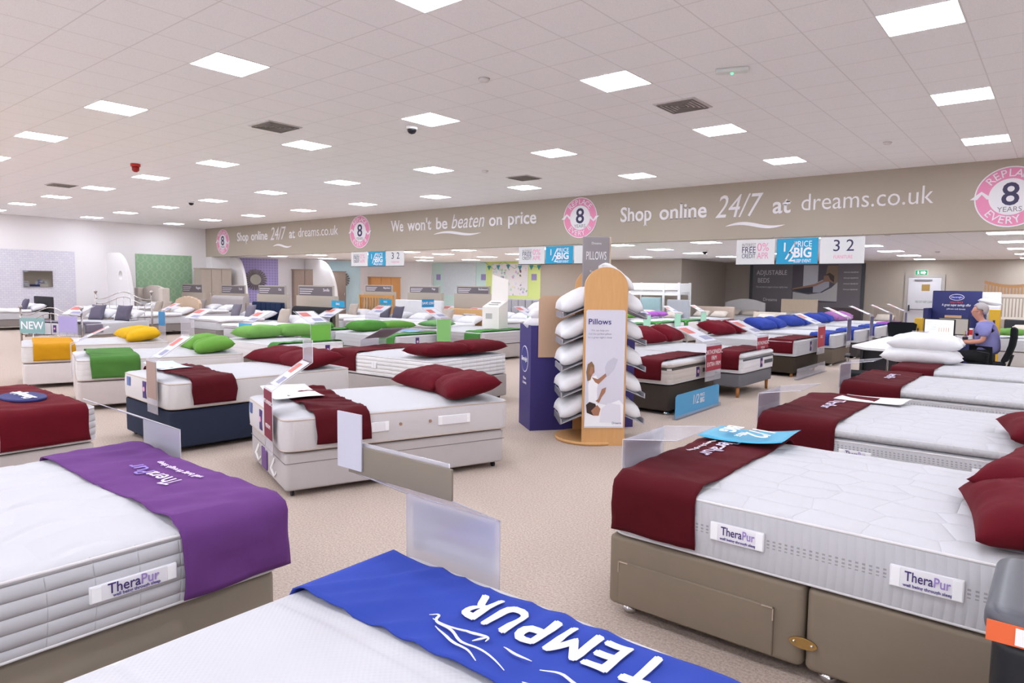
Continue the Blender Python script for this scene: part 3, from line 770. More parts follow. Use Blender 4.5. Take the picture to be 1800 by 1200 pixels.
# black bin at the right edge
t = empty('storage_box', (.09, 2.33, 0), 0, 'black box with a grey lid and an orange price ticket at the right edge', 'box')
MB().rbox((-.19, -.25, 0), (.3, .2, .72), .03, 2, 2, 3, R=.05).done('body', mat('#1b1b1f', .45), t)
MB().rbox((-.21, -.27, .72), (.32, .22, .80), .03, 3, 3, 1, R=.06).done('lid', mat('#55555c', .35), t)
q = MB().box((-.20, -.274, .722), (-.06, -.271, .775)).done('price_ticket', mat('#e4683a', .5), t); MB().box((-.14, -.277, .727), (-.075, -.2745, .770)).done('ticket_patch', WHITEP, q)

# ---- two more mattresses behind it
specs = [
 ((-1.69, 4.93), 1.45, .40, .67, 1, 'second mattress from the front in the right row', 'second', 21),
 ((-1.69, 7.25), 1.45, .40, .67, 1, 'third mattress from the front in the right row', 'third', 22),
 ((-1.60, 9.15), 1.45, .40, .67, 1, 'fourth mattress in the right row, under the white pillows', 'fourth', 23)]
for (O, W_, z0, z1, pt, lab, o_, sd) in specs:
    divan(O, 0, 2.0, W_, z0-.005, '#8a7c6c', f'taupe bed base under the {o_} mattress of the right row', GD, z0=.05)
    mattress(O, 0, 2.0, W_, z0, z1, f'white pillow-top {lab}', GM, hi=0, kind='cloud', side='ribs', pillow_top=1, handles=((.55, .2, o_ == 'second'), (1.3, .2, 0)))
    rn = runner(O, 0, 2.0, W_, z0, z1, .0 if o_ != 'fourth' else .0, .52 if o_ != 'fourth' else .45, '#520e18', f'maroon velvet runner on the {o_} bed of the right row', GR, wr=.8, seed=sd, drop=(.9, .6))
    if o_ != 'fourth': text_on('TheraPur', rn, (.3, .8, z1+.042), (0, -1, 0), (1, 0, 0), .12, mat('#d9cfe6', .7), 'brand_lettering', ext=.001, bold=.01)
lf = leaflet((-1.2, 6.2, .70), R_(-4), .36, .5, '#ebe7ea', 'white leaflet on the maroon runner of the second bed in the right row', None, .02)
stand((-1.74, 5.3), 0, w=.5, zb=.3, zt=.83, sl=.3, rise=.05, top=0, label='clear price stand at the foot of the second bed in the right row', slcol=0, card='#b08f9c', cz=(.62, .81), al=.35)
stand((-1.74, 7.62), 0, w=.45, zb=.3, zt=.86, sl=.3, rise=.05, top=0, label='clear price stand at the foot of the third bed in the right row', slcol=0, card='#b08f9c', cz=(.62, .84), al=.35)
pillow((-.02, 5.2, .76), 100, 'maroon velvet pillow on the second bed at the right picture edge', 'maroon pillows', L=.7, W=.5, H=.18, seed=6)
pillow((-1.42, 10.1, .765), 6, 'lower white pillow of the pair stacked near the desk', 'white pillows stacked by the desk', colr='#ece9ec', L=.92, W=.52, H=.25, seed=7, n=24)
pillow((-1.38, 10.12, .93), 3, 'upper white pillow of the pair stacked near the desk', 'white pillows stacked by the desk', colr='#f1eff1', L=.84, W=.5, H=.27, seed=8, n=24)

# ---- cream bed in the centre (B7)
O, A_ = (-4.4, 2.75), 71
divan(O, A_, 1.93, 1.28, .335, '#c3bbbb', 'pale grey lidded divan base in the centre, lift straps at its foot', GD, ottoman=1, z0=.05, inset=.02)
mattress(O, A_, 1.95, 1.28, .345, .60, 'white mattress with two maroon pillows in the centre', GM, kind='fine', side='fine', border='#cfc9ca', pipe='#c4b2a6', patch=.52, handles=((.66, .16, 0), (1.25, .3, 0)))
m_ = [o for o in COL.objects if o.name.startswith('mattress')][-1]
for x in (.92, 1.18): 
    if True: MB().tube([(x, -.012, .14), (x, -.018, .14)], .013, 12).done('air_vent', mat('#a27f6c', .5), m_)
MB().box((-.014, 1.05, .13), (-.009, 1.14, .22)).done('size_card', mat('#5b6fa8', .5), m_)
runner(O, A_, 1.95, 1.28, .345, .60, .24, .66, '#520e18', 'maroon velvet runner over the foot of the centre bed', GR, wr=2.2, seed=31, drop=(.9, .2), n=(70, 22))
leaflet(loc2(O, A_, .3, .95, .645), R_(A_+90), .4, .62, '#efecee', 'white leaflet with pink ring lying on the centre bed', None, .04)
stand(loc2(O, A_, -.04, .26, 0), A_, w=.27, zb=.30, zt=.80, sl=.30, rise=.2, top=.17, card='#7c1f38', ctext=['ORTHOPAEDIC', 'MEDIUM'], label='clear price stand with maroon front card at the centre bed', cz=(.42, .79), topw=.27)
P_ = loc2(O, A_, 1.66, .33, .70); pillow(P_, A_+78, 'maroon velvet pillow at the near head corner of the centre bed', 'maroon pillows', L=.78, W=.50, H=.22, seed=1, rx=-12, ry=3, n=28)
P_ = loc2(O, A_, 1.62, .88, .70); pillow(P_, A_+96, 'maroon velvet pillow on the far side of the centre bed', 'maroon pillows', L=.78, W=.50, H=.20, seed=3, rx=-9, n=28)

# ---- navy base bed (B8)
O, A_ = (-6.33, 2.8), 86
divan(O, A_, 1.95, 1.25, .40, '#2f3547', 'navy blue divan base left of the centre', GD, inset=.01, split=.99 if 0 else None)
mattress(O, A_, 1.95, 1.25, .41, .665, 'plain white mattress on the navy blue base', GM, kind='fine', side='fine', border='#d2ccca', pipe='#bfada0', patch=.45)
m_ = [o for o in COL.objects if o.name.startswith('mattress')][-1]
MB().box((-.014, 1.0, .13), (-.009, 1.09, .22)).done('size_card', mat('#5b6fa8', .5), m_); MB().tube([(1.0, -.012, .12), (1.0, -.018, .12)], .013, 12).done('air_vent', mat('#8b7f7c', .5), m_)
runner(O, A_, 1.95, 1.25, .41, .665, .20, .62, '#520e18', 'maroon velvet runner on the navy based bed', GR, wr=1.8, seed=41, drop=(.95, .3))
leaflet(loc2(O, A_, .35, .98, .71), R_(A_+90), .3, .55, '#c6dcea', 'pale blue leaflet on the navy based bed', None, .04)
stand(loc2(O, A_, -.04, .30, 0), A_, w=.26, zb=.36, zt=.86, sl=.34, rise=.22, top=0, card='#a3877c', cz=(.5, .85), label='clear price stand at the foot of the navy based bed')
P_ = loc2(O, A_, 1.62, .35, .75); pillow(P_, A_+86, 'maroon velvet pillow at the near side of the navy based bed head', 'maroon pillows', L=.76, W=.50, H=.20, seed=1, rx=-10)
P_ = loc2(O, A_, 1.60, .95, .75); pillow(P_, A_+96, 'maroon velvet pillow at the far side of the navy based bed head', 'maroon pillows', L=.76, W=.50, H=.18, seed=5, rx=-8)

# ---- green runner bed (B9)
O, A_ = (-9.28, 3.02), 74
divan(O, A_, 1.95, 1.35, .355, '#c9bcb8', 'pinkish beige divan base under the green runner bed', GD, inset=.0, z0=.06)
mattress(O, A_, 1.95, 1.35, .365, .63, 'tufted white mattress with a green runner, left of the navy base', GM, kind='pin', side='border', border='#d3ccca', pipe='#b9a89b')
runner(O, A_, 1.95, 1.35, .365, .63, .14, .68, '#4c7a38', 'green runner over the foot of the tufted mattress at left', GR, wr=1, seed=51, drop=(.97, .3))
stand(loc2(O, A_, -.04, .42, 0), A_, w=.3, zb=.36, zt=.80, sl=.44, rise=.22, top=0, card=None, label='clear price stand at the foot of the green runner bed', slcol=1)
P_ = loc2(O, A_, 1.62, .38, .72); pillow(P_, A_+84, 'green pillow at the near head corner of the tufted mattress', 'green pillows', colr='#64953e', L=.76, W=.52, H=.22, seed=1, rx=-10)
P_ = loc2(O, A_, 1.58, 1.0, .72); pillow(P_, A_+96, 'green pillow at the far head corner of the tufted mattress', 'green pillows', colr='#64953e', L=.76, W=.52, H=.22, seed=3, rx=-8)

# ---- yellow runner bed (B10)
O, A_ = (-11.75, 3.12), 75
divan(O, A_, 1.95, 1.35, .365, '#d9cecc', 'pale divan base under the yellow runner bed', GD, inset=.0, z0=.06)
mattress(O, A_, 1.95, 1.35, .375, .63, 'white mattress with a yellow runner at the left side', GM, kind='pin', side='border', border='#d3ccca', pipe='#b9a89b')
runner(O, A_, 1.95, 1.35, .375, .63, .14, .66, '#c88e18', 'golden yellow runner on the mattress at the left side', GR, wr=.7, seed=61, drop=(.97, .3))
P_ = loc2(O, A_, 1.62, .38, .72); pillow(P_, A_+84, 'yellow pillow at the near head corner of the yellow runner bed', 'yellow pillows', colr='#d8a81c', L=.76, W=.52, H=.22, seed=1, rx=-10)
P_ = loc2(O, A_, 1.58, .98, .72); pillow(P_, A_+96, 'yellow pillow at the far head corner of the yellow runner bed', 'yellow pillows', colr='#d8a81c', L=.76, W=.52, H=.22, seed=3, rx=-8)

# ---- maroon bed at left edge (B11)
O = (-7.1, 1.95)
divan(O, -90, 2.0, 1.5, .385, '#cfc6c2', 'pale bed base under the maroon draped bed at the left edge', GD, inset=.02)
mattress(O, -90, 2.0, 1.5, .395, .66, 'white ribbed mattress under the emblem runner at the left edge', GM, kind='fine', side='bands')
rn = runner(O, -90, 2.0, 1.5, .395, .66, .06, .62, '#620f1b', 'maroon velvet runner with a navy oval emblem at the left edge', GR, wr=1.1, seed=71, drop=(.9, 1.0))
b = MB().tube([(.32, .95, .69), (.32, .95, .709)], .25, 40)
for v in b.bm.verts: v.co.x = .32+(v.co.x-.32)*.55
em = b.done('oval_emblem', mat('#2c2f6c', .7), rn)
text_on('Silentnight', em, (.32, .95, .7105), (0, -1, 0), (1, 0, 0), .12, SIGNW, 'emblem_lettering', ext=.001, bold=.015, width=.42)

# ---- white bed behind (B12)
O = (-8.12, 5.85)
divan(O, 2, 2.05, 1.5, .36, '#b6adaa', 'grey divan base under the white bed behind the centre bed', GD, inset=.0)
mattress(O, 2, 2.05, 1.5, .37, .645, 'thick white mattress with maroon pillows behind the centre bed', GM, kind='fine', side='bands', border='#ebe8e8', handles=((.9, .1, 0),))
runner(O, 2, 2.05, 1.5, .37, .645, .0, .58, '#5c0f1a', 'maroon velvet runner on the white bed behind the centre', GR, wr=.8, seed=81, drop=(.97, .3))
pillow((-6.42, 6.35, .74), 82, 'maroon velvet pillow lying on the near head side of the white bed behind', 'maroon pillows', L=.86, W=.52, H=.2, seed=1)
pillow((-6.35, 7.0, .75), 96, 'maroon velvet pillow on the far head side of the white bed behind', 'maroon pillows', L=.86, W=.52, H=.2, seed=3)

# ============================================================ PILLOW DISPLAY
PD = G(1022, 783, 0); PE = G(1097, 783, 0); e1 = (PE-PD); WD = e1.length; DA = math.atan2(e1.y, e1.x)
t = empty('pillow_display', (PD.x, PD.y, 0), DA, 'tall arched wooden display rack with grey shelves of white pillows', 'display rack')
def arch(w_, h, n=18):
    r = w_/2; return [(0, 0), (w_, 0)]+[(r+r*cos(pi*i/n), h-r*.95+r*.95*sin(pi*i/n)) for i in range(n+1)]
WD_ = WD
MB().prism(arch(WD_, 1.80), .03).done('front_panel', wood(), t)
MB().prism([(x+.02, z) for x, z in arch(WD_-.02, 1.80)], .03, Matrix.Translation((-.02, .62, 0))).done('rear_panel', wood(), t)
MB().lathe([(.36, 0), (.37, .01), (.37, .03), (.36, .035)], (WD_/2-.08, .34, 0), 36).done('base_disc', wood(), t)
MB().box((WD_/2-.02, .03, .035), (WD_/2+.02, .62, 1.5)).done('spine', mat('#c9a27c', .6), t)
GS = mat('#a9a6ac', .4)
for side in (-1, 1):
    for k in range(5):
        z = .24+.27*k; 
        M = Matrix.Translation((WD_/2+side*.02, .04, z+.02)) @ Matrix(((side, 0, 0, 0), (0, 1, 0, 0), (-.42, 0, 1, .12), (0, 0, 0, 1)))
        b = MB().box((0, 0, 0), (.41, .56, .008), M=M).box((.40, 0, 0), (.41, .56, .05), M=M)
        sh = b.done('shelf', GS, t)
        MB().box((.411, .03, -.005), (.414, .53, .055), M=M).done('shelf_label', mat('#8e8b94' if k > 1 else '#6e6b74', .5), sh)
po = MB().prism([(.02, .185), (WD_-.02, .185), (WD_-.02, 1.36), (WD_-.035, 1.375), (.035, 1.375), (.02, 1.36)], .008, Matrix.Translation((0, -.011, 0))).done('poster', mat('#d9d6e2', .4), t)
def flat(name, pts, m, y, parent, k=1):
    bm = bmesh.new(); bm.faces.new([bm.verts.new((x*WD_, y, z)) for x, z in pts]); me = bpy.data.meshes.new(name); bm.to_mesh(me); bm.free(); return link(name, me, m, parent)
text_on('Pillows', po, (.36*WD_, -.013, 1.255), (1, 0, 0), (0, 0, 1), .08, mat('#3d2f78', .5), 'poster_title', ext=.0008, bold=.006, width=.52*WD_)
for i, s_ in enumerate(('We can help you', 'find the perfect pillow', 'for a great night\'s sleep')):
    text_on(s_, po, (.37*WD_, -.013, 1.17-.035*i), (1, 0, 0), (0, 0, 1), .026, mat('#a39fae', .5), 'poster_text', ext=.0006)
sk = mat('#a9765c', .6); wh = mat('#f3f1f5', .6); hr = mat('#8a6a4c', .6); dk = mat('#3a2a26', .6); pal = mat('#c9c6d4', .6)
flat('printed_bedding', [(.05, .2), (.95, .2), (.95, .42), (.85, .47), (.55, .42), (.3, .44), (.08, .4)], wh, -.0125, po)
flat('printed_dress', [(.14, .42), (.34, .42), (.33, .58), (.36, .66), (.3, .72), (.16, .70), (.12, .62)], wh, -.0130, po)
flat('printed_hair', [(.1, .66), (.07, .75), (.1, .83), (.19, .86), (.25, .82), (.26, .75), (.2, .72), (.17, .67)], hr, -.0134, po)
flat('printed_face', [(.14, .74), (.17, .81), (.23, .80), (.24, .75), (.2, .71)], sk, -.0138, po)
flat('printed_arms', [(.2, .7), (.34, .68), (.52, .74), (.54, .71), (.36, .63), (.28, .65)], sk, -.0142, po)
flat('printed_pillow', [(.52, .70), (.6, .72), (.72, .78), (.8, .88), (.7, .90), (.56, .86), (.5, .8)], pal, -.0130, po)
flat('printed_man_hair', [(.1, .34), (.08, .42), (.16, .45), (.3, .43), (.34, .36), (.26, .31)], dk, -.0145, po)
flat('printed_man_face', [(.2, .36), (.34, .42), (.42, .38), (.38, .31), (.26, .31)], sk, -.0148, po)
flat('printed_man_arm', [(.3, .46), (.36, .48), (.44, .58), (.54, .60), (.52, .55), (.44, .50), (.38, .44)], sk, -.0150, po)
flat('printed_man_shirt', [(.4, .24), (.44, .38), (.6, .44), (.88, .42), (.9, .24)], mat('#e4e1ea', .6), -.0128, po)
text_on('Dreams', po, (.8*WD_, -.0155, .235), (1, 0, 0), (0, 0, 1), .03, mat('#3d2f78', .5), 'poster_logo', ext=.0006)
sb = MB().rbox((.02, .30, 1.45), (.30, .335, 2.12), .012, 1, 1, 1).done('header_sign', mat('#8f888a', .5), t)
sb2 = MB().rbox((.03, .337, 1.45), (.325, .36, 2.12), .01, 1, 1, 1).done('header_backing', mat('#d9c3ae', .5), t)
text_on('Dreams', sb, (.16, .2965, 2.05), (1, 0, 0), (0, 0, 1), .032, SIGNW, ext=.0008)
text_on('PILLOWS', sb, (.16, .2965, 1.92), (1, 0, 0), (0, 0, 1), .12, SIGNW, ext=.0008, width=.21, serif=.02)
text_on('Try before', sb, (.16, .2965, 1.76), (1, 0, 0), (0, 0, 1), .03, SIGNW, ext=.0008); text_on('you buy', sb, (.16, .2965, 1.71), (1, 0, 0), (0, 0, 1), .03, SIGNW, ext=.0008)
ords = ('lowest', 'second lowest', 'middle', 'second highest', 'highest')
for side in (-1, 1):
    for k in range(5):
        z = .24+.27*k; lx = WD_/2+side*(.25 if side < 0 else .2); p = t.matrix_local @ Vector((0, 0, 0)); a = DA
        wp = Vector((PD.x+lx*cos(a)-.31*sin(a), PD.y+lx*sin(a)+.31*cos(a), z+.135))
        pillow(wp, math.degrees(a)+90, f'{ords[k]} white pillow on the {"left" if side < 0 else "right"} side of the wooden display', 'pillows on the display rack', colr='#ebe9ec', L=.56, W=.42, H=.22, seed=20+(k % 3), ry=0, rx=side*25)
wp = Vector((PD.x+.34*cos(DA)-.31*sin(DA), PD.y+.34*sin(DA)+.31*cos(DA), 1.70))
pillow(wp, math.degrees(DA)+90, 'striped white pillow slumped over the top right of the wooden display', 'pillows on the display rack', colr='#ebe9ec', L=.56, W=.42, H=.17, seed=24, rx=38)
# cardboard bin behind it
C0 = G(931, 757, 0); C1 = G(1112, 750, 0); ang = math.atan2(C1.y-C0.y, C1.x-C0.x); LB = (C1-C0).length
t = empty('cardboard_bin', (C0.x, C0.y, 0), ang, 'tall purple cardboard dump bin behind the wooden pillow display', 'display bin')
PUR = s_p = mat('#3c3374', .55, var=.08)
MB().box((0, 0, 0), (LB, .012, 1.17)).box((0, .48, 0), (LB, .492, 1.17)).box((0, .012, 0), (.012, .48, 1.17)).box((LB-.012, .012, 0), (LB, .48, 1.17)).box((.012, .012, .9), (LB-.012, .48, .91)).done('carton', PUR, t)
MB().prism([(.12, .82), (.9, .82), (.9, 1.5), (.16, 1.5), (.12, 1.46)], .01, Matrix.Translation((-.04, .2-.22, 0))).done('backboard', mat('#c7a58a', .8), t)
b = MB().tube([(-.001, .25, .78), (-.004, .25, .78)], .15, 32); em = b.done('round_logo', SIGNW, t)
MB().tube([(-.004, .25, .78), (-.006, .25, .78)], .14, 32).done('logo_field', mat('#31307e', .5), em)
text_on('Silentnight', em, (-.0075, .25, .78), (0, -1, 0), (0, 0, 1), .07, SIGNW, 'logo_lettering', ext=.0006, bold=.01, width=.25)
for i, s_ in enumerate(('Pillows', '& duvets')): text_on(s_, t, (-.003, .25, .56-.05*i), (0, -1, 0), (0, 0, 1), .045, SIGNW, 'small_lettering', ext=.0006)
for i, (x, y, z) in enumerate(((.05, .24, 1.17), (.08, .28, 1.25), (.14, .3, 1.32))):
    p = loc2((C0.x, C0.y), math.degrees(ang), x+.12, y, z)
    pillow(p, math.degrees(ang)+60+20*i, ('lower', 'middle', 'upper')[i]+' white pillow heaped in the purple cardboard bin', 'pillows in the cardboard bin', colr='#eeecf0', L=.42, W=.3, H=.2, seed=30+i, rx=8)

# ============================================================ RIGHT CENTRE ROW (beds with their feet on the far side of the aisle)
def rowbed(O, a, L, W, hb, z1, base, lab, run=None, rl=None, x0=0, x1=.5, feet='glide', legs=0, z0=.05, pt=0, side='border', border=None, seed=0, grp=GM, patch=.6, split=None, drawer=None, drop=(.9, .9)):
    divan(O, a, L, W, hb, base, lab[0], GD, feet=feet, z0=z0, tall_leg=legs, split=split, drawer=drawer)
    m = mattress(O, a, L, W, hb+.01, z1, lab[1], grp, kind='fine', side=side, pillow_top=pt, border=border, patch=patch)
    if run: runner(O, a, L, W, hb+.01, z1, x0, x1, run, lab[2], GR, wr=.8, seed=seed, n=(36, 8), drop=drop)
    return m
MR = '#5c0f1a'
XR = -3.78
rowbed((XR, 9.22), 180, 1.95, 1.45, .375, .665, '#4b423b', ('dark brown quilted divan base, nearest in the right centre row', 'pillow-top mattress on the dark brown quilted divan', 'maroon runner on the mattress of the dark brown quilted divan'), MR, x0=.12, x1=.55, pt=1, border='#cfc4bb', seed=91, patch=.42)
rowbed((-3.62, 11.15), 180, 1.95, 1.4, .35, .65, '#76757a', ('grey bed base on tapered wooden legs', 'pillow-top mattress on the grey wooden legged base', 'maroon runner on the grey wooden legged bed'), MR, x0=.04, x1=.5, feet='leg', legs=1, z0=.16, pt=1, border='#e2dfe2', seed=92, patch=.4)
rowbed((XR, 14.4), 180, 1.95, 1.6, .37, .66, '#41382f', ('dark brown two-part divan base on wooden feet', 'white mattress on the dark brown two-part divan', 'maroon runner on the dark brown two-part divan bed'), MR, x0=.04, x1=.5, feet='leg', legs=1, z0=.07, seed=93, patch=.4)
rowbed((-3.74, 16.75), 180, 1.95, 1.45, .37, .66, '#73675c', ('light brown divan base on chrome glides in the right centre row', 'white mattress on the light brown divan with chrome glides', 'blue runner on the light brown divan bed'), '#334596', x0=.1, x1=.5, seed=94, patch=None)
rowbed((-3.74, 18.9), 180, 1.95, 1.5, .37, .66, '#4a4443', ('dark divan base behind the light brown one', 'white mattress, fifth along the right centre row', 'blue runner, fifth along the right centre row'), '#334596', x0=.1, x1=.5, seed=95, patch=None)
rowbed((-3.74, 21.1), 180, 1.95, 1.5, .37, .66, '#8b8682', ('grey divan base, sixth along the right centre row', 'white mattress, sixth along the right centre row', 'blue runner, sixth along the right centre row'), '#334596', x0=.1, x1=.5, seed=96, patch=None)
rowbed((-3.74, 23.3), 180, 1.95, 1.5, .37, .66, '#aaa5a2', ('pale divan base at the far end of the right centre row', 'white mattress at the far end of the right centre row', 'purple runner at the far end of the right centre row'), '#8a4a9e', x0=.1, x1=.5, seed=97, patch=None)
for k, (o_, yy, w_, cc, z_) in enumerate((('dark', 9.22, 1.45, '#57504a', .385), ('grey', 11.15, 1.4, '#55555c', .36))):
    ms = [q for q in COL.objects if q.name.startswith('mattress') and abs(q.location.y-yy) < .01 and q.location.x < -3][0]
    Hh = .28
    MB().rbox((-.016, w_*.08, .09), (-.006, w_*.34, .145), .003, 1, 1, 1).done('brand_band', mat(cc, .6), ms)
    bpts = [(-.004, .06, Hh-.085), (-.004, w_-.06, Hh-.085)]
    MB().box((-.006, .05, Hh-.095), (.004, w_-.05, Hh-.07)).box((.05, w_-.003, Hh-.095), (1.9, w_+.006, Hh-.07)).done('dark_border', mat(cc, .8), ms)
# end boards of the right centre row
for i, (y, w_, h1, cc, tx, lab) in enumerate(((8.85, .52, .86, '#a22b40', ['ORTHOPAEDIC', 'FIRM', 'EXTRA FIRM'], 'clear stand with red card at the dark brown quilted divan'), (10.75, .5, .88, '#a22b40', ['ORTHOPAEDIC', 'FIRM', 'MEDIUM'], 'clear stand with red card at the grey wooden legged bed'),
        (14.05, .5, .92, '#b8283f', ['SALE'], 'clear stand with red card at the dark brown two-part divan'), (16.2, .34, 1.0, '#5a557c', None, 'clear stand with a blue picture card at the light brown divan'),
        (18.4, .34, 1.0, '#5a557c', None, 'clear stand with a blue picture card, fifth along the right centre row'), (20.7, .34, 1.0, '#5a557c', None, 'clear stand with a blue picture card, sixth along the right centre row'), (22.9, .34, 1.0, '#5a557c', None, 'clear stand with a blue picture card at the far end of the right centre row'))):
    stand((XR+.1, y), 180, w=w_, zb=.36, zt=h1, sl=.5, rise=.22, top=0, card=cc, ctext=tx, label=lab, group='price stands along the right centre row', cz=(.5, h1-.03), al=.35)
hy = [(8.0, 8.85), (10.1, 10.8), (13.15, 13.95), (15.65, 16.4), (17.75, 18.5), (19.95, 20.7), (22.2, 22.9)]
nm = ('dark brown quilted divan', 'grey wooden legged bed', 'dark brown two-part divan', 'light brown divan', 'fifth bed of the row', 'sixth bed of the row', 'farthest bed of the row')
cl = ('#6c1220', '#6c1220', '#6c1220', '#34469a', '#34469a', '#34469a', '#a86fa8')
for i, (ya, yb) in enumerate(hy):
    for k, y in enumerate((ya, yb)):
        pillow((-5.42+.05*k, y, .81), 78+18*k, f'{("maroon", "blue", "pink")[0 if i < 3 else 1 if i < 6 else 2]} pillow at the {("near", "far")[k]} side of the head of the {nm[i]}', 'pillows along the right centre row', colr=cl[i], L=.74, W=.5, H=.25, seed=[1, 3, 5][(i+k) % 3], n=16, rx=18)
# blue standee on the floor
Pa = G(1187, 738, 0); Pb = G(1263, 712, 0); a = math.atan2(Pb.y-Pa.y, Pb.x-Pa.x); Lg = (Pb-Pa).length
t = empty('floor_sign', (Pa.x, Pa.y, 0), a, 'low blue half price board standing on the carpet by the brown divan', 'sign')
MB().prism([(0, .005), (Lg, .005), (Lg, .28), (Lg-.05, .30), (.05, .30), (0, .27)], .008).done('board', mat('#4ba0d0', .4), t)
MB().box((-.01, -.03, 0), (Lg+.01, .04, .045)).done('clear_base', acrylic(), t)
text_on('1/2', t, (Lg*.42, -.003, .18), (1, 0, 0), (0, 0, 1), .17, SIGNW, ext=.001, shear=.2); text_on('PRICE', t, (Lg*.58, -.003, .22), (1, 0, 0), (0, 0, 1), .06, SIGNW, ext=.001); text_on('BIG', t, (Lg*.58, -.003, .15), (1, 0, 0), (0, 0, 1), .09, SIGNW, ext=.001, bold=.02)
t = empty('floor_rail', (G(1400, 668).x, G(1400, 668).y, 0), pi/2, 'low clear plastic board on the carpet at the feet of the brown divans', 'sign')
MB().box((0, -.006, .02), (1.8, .0, .2)).done('clear_board', acrylic(), t); MB().box((0, -.04, 0), (1.8, .04, .02)).done('clear_base', acrylic(), t)

# second row behind it (green and purple)
XL = -8.55
for i, (y0, rc, pc, nm_) in enumerate(((13.2, '#478342', '#64953e', 'first green'), (15.0, '#478342', '#64953e', 'second green'), (16.8, '#478342', '#64953e', 'third green'), (18.55, '#478342', '#a65fb0', 'fourth green'), (22.2, '#8a4a9e', '#a65fb0', 'purple'))):
    if y0 > 21.5: continue
    rowbed((XL, y0+1.6), 180, 1.95, 1.5, .36, .63, '#b5aba6', (f'pale divan base of the {nm_} runner bed right of the display', f'white mattress of the {nm_} runner bed right of the display', f'runner of the {nm_} bed right of the display'), rc, x0=.0, x1=.5, seed=101+i, patch=None, side='border', border='#e9e3e0')
    for k in range(2): pillow((XL-1.6, y0+.5+.75*k, .76), 85+10*k, f'{("near", "far")[k]} pillow on the {nm_} runner bed right of the display', 'pillows in the row behind the right centre row', colr=pc, L=.7, W=.5, H=.2, seed=1+2*k, n=12)
    stand((XL+.08, y0+.95), 180, w=.4, zb=.3, zt=.9, sl=.4, rise=.2, top=0, card='#a8dcc0', label=f'clear stand with pale green card at the {nm_} runner bed', group='price stands in the row behind', cz=(.45, .88))

# ============================================================ CENTRE GREEN ROWS
GRN = '#4c8541'
rowbed((-9.5, 7.15), 180, 1.95, 1.25, .35, .625, '#6f675e', ('brown divan base under the green pillows left of centre', 'white mattress with two green pillows, left of the tall clear stand', 'green runner on the mattress beside the tall clear stand'), GRN, x0=.06, x1=.30, seed=111, patch=.25, drop=(.5, .5), border='#e3dfe0')
pillow((-10.85, 6.35, .74), 95, 'light green pillow, nearest of the pair left of centre', 'green pillows', colr='#76a756', L=.8, W=.5, H=.26, seed=1); pillow((-10.8, 7.05, .74), 84, 'light green pillow, farther of the pair left of centre', 'green pillows', colr='#76a756', L=.8, W=.5, H=.26, seed=3)
rowbed((-11.8, 9.3), 180, 1.9, 1.2, .35, .62, '#bdb2ae', ('pale divan base behind the light green pillows', 'white mattress behind the light green pillows', 'green runner behind the light green pillows'), GRN, x0=.05, x1=.4, seed=112, patch=None)
pillow((-12.0, 8.5, .72), 60, 'small green pillow standing on the mattress behind the light green pair', 'green pillows', colr='#50883a', L=.4, W=.4, H=.18, seed=5)
rowbed((-9.72, 9.9), 180, 1.95, 1.4, .35, .62, '#b9afaa', ('pale divan base of the green bed behind the maroon runner', 'white mattress with green pillows in the middle of the green row', 'green runner on the middle bed of the green row'), GRN, x0=.05, x1=.5, seed=113, patch=.6)
pillow((-11.15, 8.95, .73), 92, 'green pillow, nearer on the middle bed of the green row', 'green pillows', colr='#50883a', L=.8, W=.5, H=.26, seed=1); pillow((-11.1, 9.65, .73), 86, 'green pillow, farther on the middle bed of the green row', 'green pillows', colr='#64953f', L=.8, W=.5, H=.2, seed=3)
rowbed((-9.35, 12.1), 180, 1.95, 1.6, .35, .62, '#b9afaa', ('grey divan base carrying the white folded box bed', 'white mattress carrying the tall white cardboard box', 'green runner on the mattress beside the tall white box'), GRN, x0=.05, x1=.5, seed=114, patch=None, border='#bdb6b8')
pillow((-11.1, 10.9, .72), 95, 'pale green pillow beside the tall white box', 'green pillows', colr='#6fa064', L=.8, W=.5, H=.16, seed=5)
stand((-9.62, 6.75), 180, w=.4, zb=.40, zt=.93, sl=.5, rise=.20, top=0, card='#76bb4a', label='clear stand with a bright green card left of the maroon runner bed', group='price stands in the green row', cz=(.36, .92))
stand((-9.6, 9.62), 180, w=.4, zb=.35, zt=.93, sl=.45, rise=.2, top=0, card='#8cc878', label='clear stand with pale green card and SAVE ticket in the green row', group='price stands in the green row', tick=('SAVE £350', '#2a8fc4'), cz=(.4, .92))
stand((-9.2, 12.0), 180, w=.4, zb=.35, zt=.95, sl=.45, rise=.2, top=0, card='#4bb23c', label='clear stand with green card just left of the purple bin', group='price stands in the green row', cz=(.45, .94))
stand((-8.2, 6.7), 0, w=.5, zb=.3, zt=.76, sl=.5, rise=.2, top=0, card=None, label='clear stand seen from behind at the maroon runner of the white bed', group='price stands in the green row')
stand((-9.0, 9.0), 0, w=.5, zb=.3, zt=.8, sl=.5, rise=.2, top=0, card=None, label='clear stand seen from behind in front of the middle green bed', group='price stands in the green row') if False else None
leaflet((-10.3, 9.4, .66), R_(180), .4, .5, '#7fa9d6', 'blue leaflet on the middle bed of the green row', None, .03)
